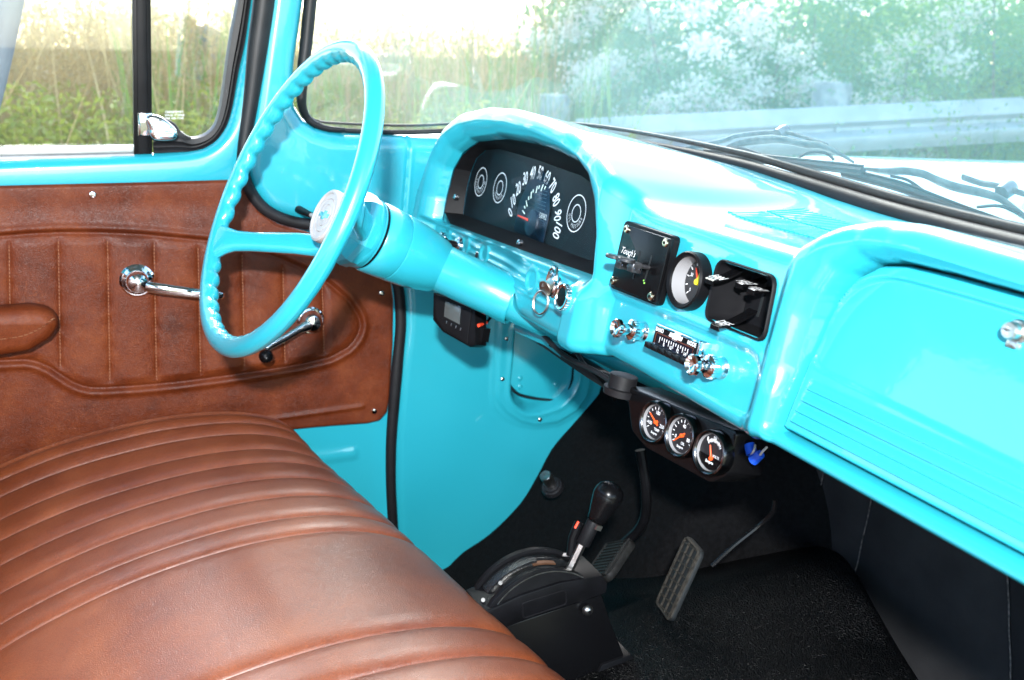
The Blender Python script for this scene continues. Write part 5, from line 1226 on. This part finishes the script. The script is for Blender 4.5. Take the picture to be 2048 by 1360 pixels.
DRY = blade_mat('dry_reed', (.38, .28, .13), (.52, .43, .25)); OLV = blade_mat('olive_grass', (.18, .22, .045), (.33, .34, .10)); GRN = blade_mat('green_reed', (.14, .25, .05), (.26, .38, .11)); YEL = blade_mat('yellow_green_leaf', (.22, .26, .045), (.40, .40, .11))
grass('dry_reeds', 4600, -420, 1120, 6.6, 11, .9, 2.75, .007, DRY, .28, .45)
grass('bent_stems', 900, -420, 1120, 5.0, 8, .7, 2.2, .006, DRY, .75)
grass('green_reeds', 2400, 250, 1260, 5.5, 10, .9, 2.0, .010, GRN, .22)
grass('olive_grass', 7000, -420, 1300, 5.0, 9, .5, 1.45, .008, OLV, .5)
grass('verge_grass', 6000, 1000, 2300, 7.2, 10, .4, 1.35, .009, GRN, .4)
def weeds(name, n, u0, u1, r0, r1, zt, size, mat):
    k0 = max(1, n//130); U = RNG.uniform(u0, u1, k0); Rr = RNG.uniform(r0, r1, k0); vs = []; fs = []
    for u, r in zip(U, Rr):
        c = pol(u, r); hh = zt*RNG.uniform(.55, 1.05)
        for i in range(130):
            p = c+np.array([RNG.normal(0, .17), RNG.normal(0, .17), hh*(1-abs(RNG.normal(0, .33)))]); a = nrm(RNG.normal(0, 1, 3)+np.array([0, 0, .3])); b = nrm(np.cross(a, RNG.normal(0, 1, 3))); s_ = size*RNG.uniform(.6, 1.4); k = len(vs)
            vs += [p-a*s_, p+b*s_*.35, p+a*s_, p-b*s_*.35]; fs.append((k, k+1, k+2, k+3))
    m = MB(); m.v = [tuple(p) for p in vs]; m.f = fs; part(name, m, mat, ang=180, kind='stuff')
weeds('reed_plumes', 52000, -420, 480, 6.5, 11, 2.5, .014, DRY); weeds('tan_leaves', 40000, -420, 480, 6.2, 9.5, 1.9, .016, DRY); weeds('tall_plumes', 9000, 420, 1000, 8, 12, 2.0, .014, GRN)
weeds('far_brush', 46000, -420, 1250, 12, 17, 2.15, .035, YEL); weeds('hedge_mass', 52000, 1080, 2300, 10.2, 12.5, 2.3, .055, LF1)
weeds('leafy_weeds', 46000, -420, 1000, 4.8, 7, 1.35, .022, YEL); weeds('low_weeds', 26000, -420, 1200, 4.6, 6.5, 1.05, .022, OLV)
def leafball(n, c, r, size, squash=1.0, clumps=26):
    cl = [np.array([RNG.normal(0, .5), RNG.normal(0, .5), RNG.uniform(-.95, .95)]) for _ in range(clumps)]
    vs = []; fs = []
    for i in range(n):
        q = cl[RNG.integers(clumps)]+RNG.normal(0, .17, 3); p = c+q*np.array([r, r, r*squash]); a = nrm(RNG.normal(0, 1, 3)); b = nrm(np.cross(a, RNG.normal(0, 1, 3))); s_ = size*RNG.uniform(.6, 1.3); k = len(vs)
        vs += [p-a*s_, p+b*s_*.38, p+a*s_, p-b*s_*.38]; fs.append((k, k+1, k+2, k+3))
    m = MB(); m.v = [tuple(p) for p in vs]; m.f = fs; return m, cl
BARK = noisy('bark', (.16, .14, .10), (.28, .24, .18), 20, .9)
def shrub(u, rho, hz, r, mat, flowers, label, grp, n=19000):
    b = pol(u, rho); t = thing('flowering_shrub' if flowers else 'green_shrub', label, 'shrub', b, grp)
    c = b+np.array([0, 0, hz*.55]); m, cl = leafball(n, c, r, .022, hz*.5/r, 44)
    st = MB()
    for q in cl[:12]: st.tube(spline([b, b*.4+(c+q*np.array([r, r, hz*.5]))*.6-np.array([0, 0, .1]), c+q*np.array([r, r, hz*.5])], 7), np.linspace(.016, .005, 7), 5)
    part('trunk', st, BARK, t); part('crown', m, mat, t, ang=180)
    if flowers:
        m2 = MB(); vs = []; fs = []
        for i in range(flowers):
            q = cl[RNG.integers(len(cl))]*RNG.uniform(.85, 1.2)+RNG.normal(0, .10, 3); v_ = CAM-c; v_[2] = 0; v_ = nrm(v_); q = q+v_*max(0, .55-q @ v_)*RNG.uniform(.6, 1.); p0_ = c+q*np.array([r, r, hz*.5])
            for j in range(330):
                p = p0_+RNG.normal(0, .066, 3)*np.array([1.25, 1.25, .8]); k = len(vs); a = nrm(RNG.normal(0, 1, 3)); b2 = nrm(np.cross(a, RNG.normal(0, 1, 3))); s_ = RNG.uniform(.010, .020); vs += [p-a*s_, p+b2*s_, p+a*s_, p-b2*s_]; fs.append((k, k+1, k+2, k+3))
        m2.v = [tuple(p) for p in vs]; m2.f = fs; part('blossom', m2, FLW, t, ang=180)
shrub(1215, 8.9, 2.3, 1.15, LF1, 24, 'white flowering shrub nearest the hood over the speedometer', 'shrubs behind the guard rail')
shrub(1430, 8.4, 2.7, 1.2, LF1, 34, 'white flowering shrub heaviest with blossom behind the middle of the guard rail', 'shrubs behind the guard rail')
shrub(1650, 8.6, 2.4, 1.1, LF1, 28, 'white flowering shrub behind the right wooden post', 'shrubs behind the guard rail')
shrub(1840, 8.8, 2.0, 1.0, LF2, 0, 'plain green shrub right of the flowering shrubs', 'shrubs behind the guard rail')
shrub(2070, 8.4, 2.4, 1.15, LF2, 0, 'plain green shrub at the right edge of the windshield', 'shrubs behind the guard rail')
shrub(965, 12.5, 1.9, .8, LF1, 0, 'small dark shrub far behind the reeds left of the hood', 'shrubs behind the guard rail', 5000)
# guard rail
gr = thing('guard_rail', 'galvanised corrugated guard rail crossing behind the wipers', 'guard rail', CAM+ray(1700, 300)*6.6)
ZINC = noisy('galvanised_steel', (.40, .43, .45), (.50, .53, .55), 6, .55, metal=.1)
A = CAM+ray(1150, 238)*6.1; B = CAM+ray(2500, 172)*7.3
al = nrm(B-A); dn_ = np.array([0, 0, -1.]); nr = nrm(np.cross(al, dn_)); nr = nr if nr @ (CAM-A) > 0 else -nr
rows_ = []
for s_, o_ in ((0, 0), (.0, .012), (.03, .03), (.075, .075), (.105, .075), (.145, .0), (.165, .0), (.205, .075), (.235, .075), (.28, .03), (.31, .012), (.31, 0)):
    rows_.append([A+(B-A)*t+dn_*s_+nr*o_ for t in np.linspace(0, 1, 24)])
part('beam', MB().grid(rows_), ZINC, gr, ang=50)
for t in np.linspace(.05, .95, 4): part('bolt', MB().lathe(A+(B-A)*t+dn_*.155+nr*.004, nr, [(.02, 0), (.018, .012), (0, .014)], 12), ZINC, gr)
POST = noisy('weathered_wood', (.24, .25, .24), (.42, .43, .41), 12, .85, .4, .004, 50)
for u, v, w_, lab in ((1088, 190, 66, 'weathered wooden post at the left end of the guard rail'), (1652, 164, 80, 'weathered wooden post behind the middle of the guard rail')):
    p = CAM+ray(u, v)*6.75; r_ = w_*6.75/FPX/2; q = p+np.array([-.04, .10, 0])
    t = thing('wooden_post', lab, 'post', (q[0], q[1], ZG), 'posts of the guard rail')
    part('piling', MB().lathe((q[0], q[1], ZG), (0, 0, 1), [(r_*1.05, 0), (r_, (q[2]-ZG)*.6), (r_*.98, q[2]-ZG-.02), (r_*.9, q[2]-ZG), (0, q[2]-ZG+.006)], 18), POST, t)
ROCK = noisy('grey_boulder', (.17, .17, .165), (.34, .33, .32), 1.6, .9, .7, .05, 5)
for u, v, d_, r_, lab in ((412, 84, 8.6, .20, 'large rounded grey boulder beyond the vent window'), (440, 138, 8.4, .19, 'lower grey boulder under the large rounded one'), (386, 165, 8.2, .17, 'grey boulder low among the reeds left of the others')):
    c = CAM+ray(u, v)*d_; m = MB().ball(c, (r_*1.05, r_, r_*.8), n=22, m=14); Q = np.array(m.v)
    nz = np.array([math.sin(p[0]*5.1+p[2]*3.3)*.5+math.sin(p[1]*6.7-p[2]*4.9)*.5+math.sin(p[0]*11+p[1]*9+p[2]*13)*.25 for p in Q]); Q = c+(Q-c)*(1+.13*nz)[:, None]; m.v = [tuple(p) for p in Q]
    tag(part('boulder', m, ROCK), lab, 'boulder', 'boulders beyond the vent window')
bank = []
for u in np.linspace(-500, 700, 90): bank.append([pol(u, 11.8+k*.5, ZG+h*(.80+.22*math.sin(u*.021)+.14*math.sin(u*.057+1))) for k, h in enumerate((0, .5, .95, 1.15, 1.2, 1.0, .5, 0))])
struct('embankment', MB().grid(bank), GRD, 180)
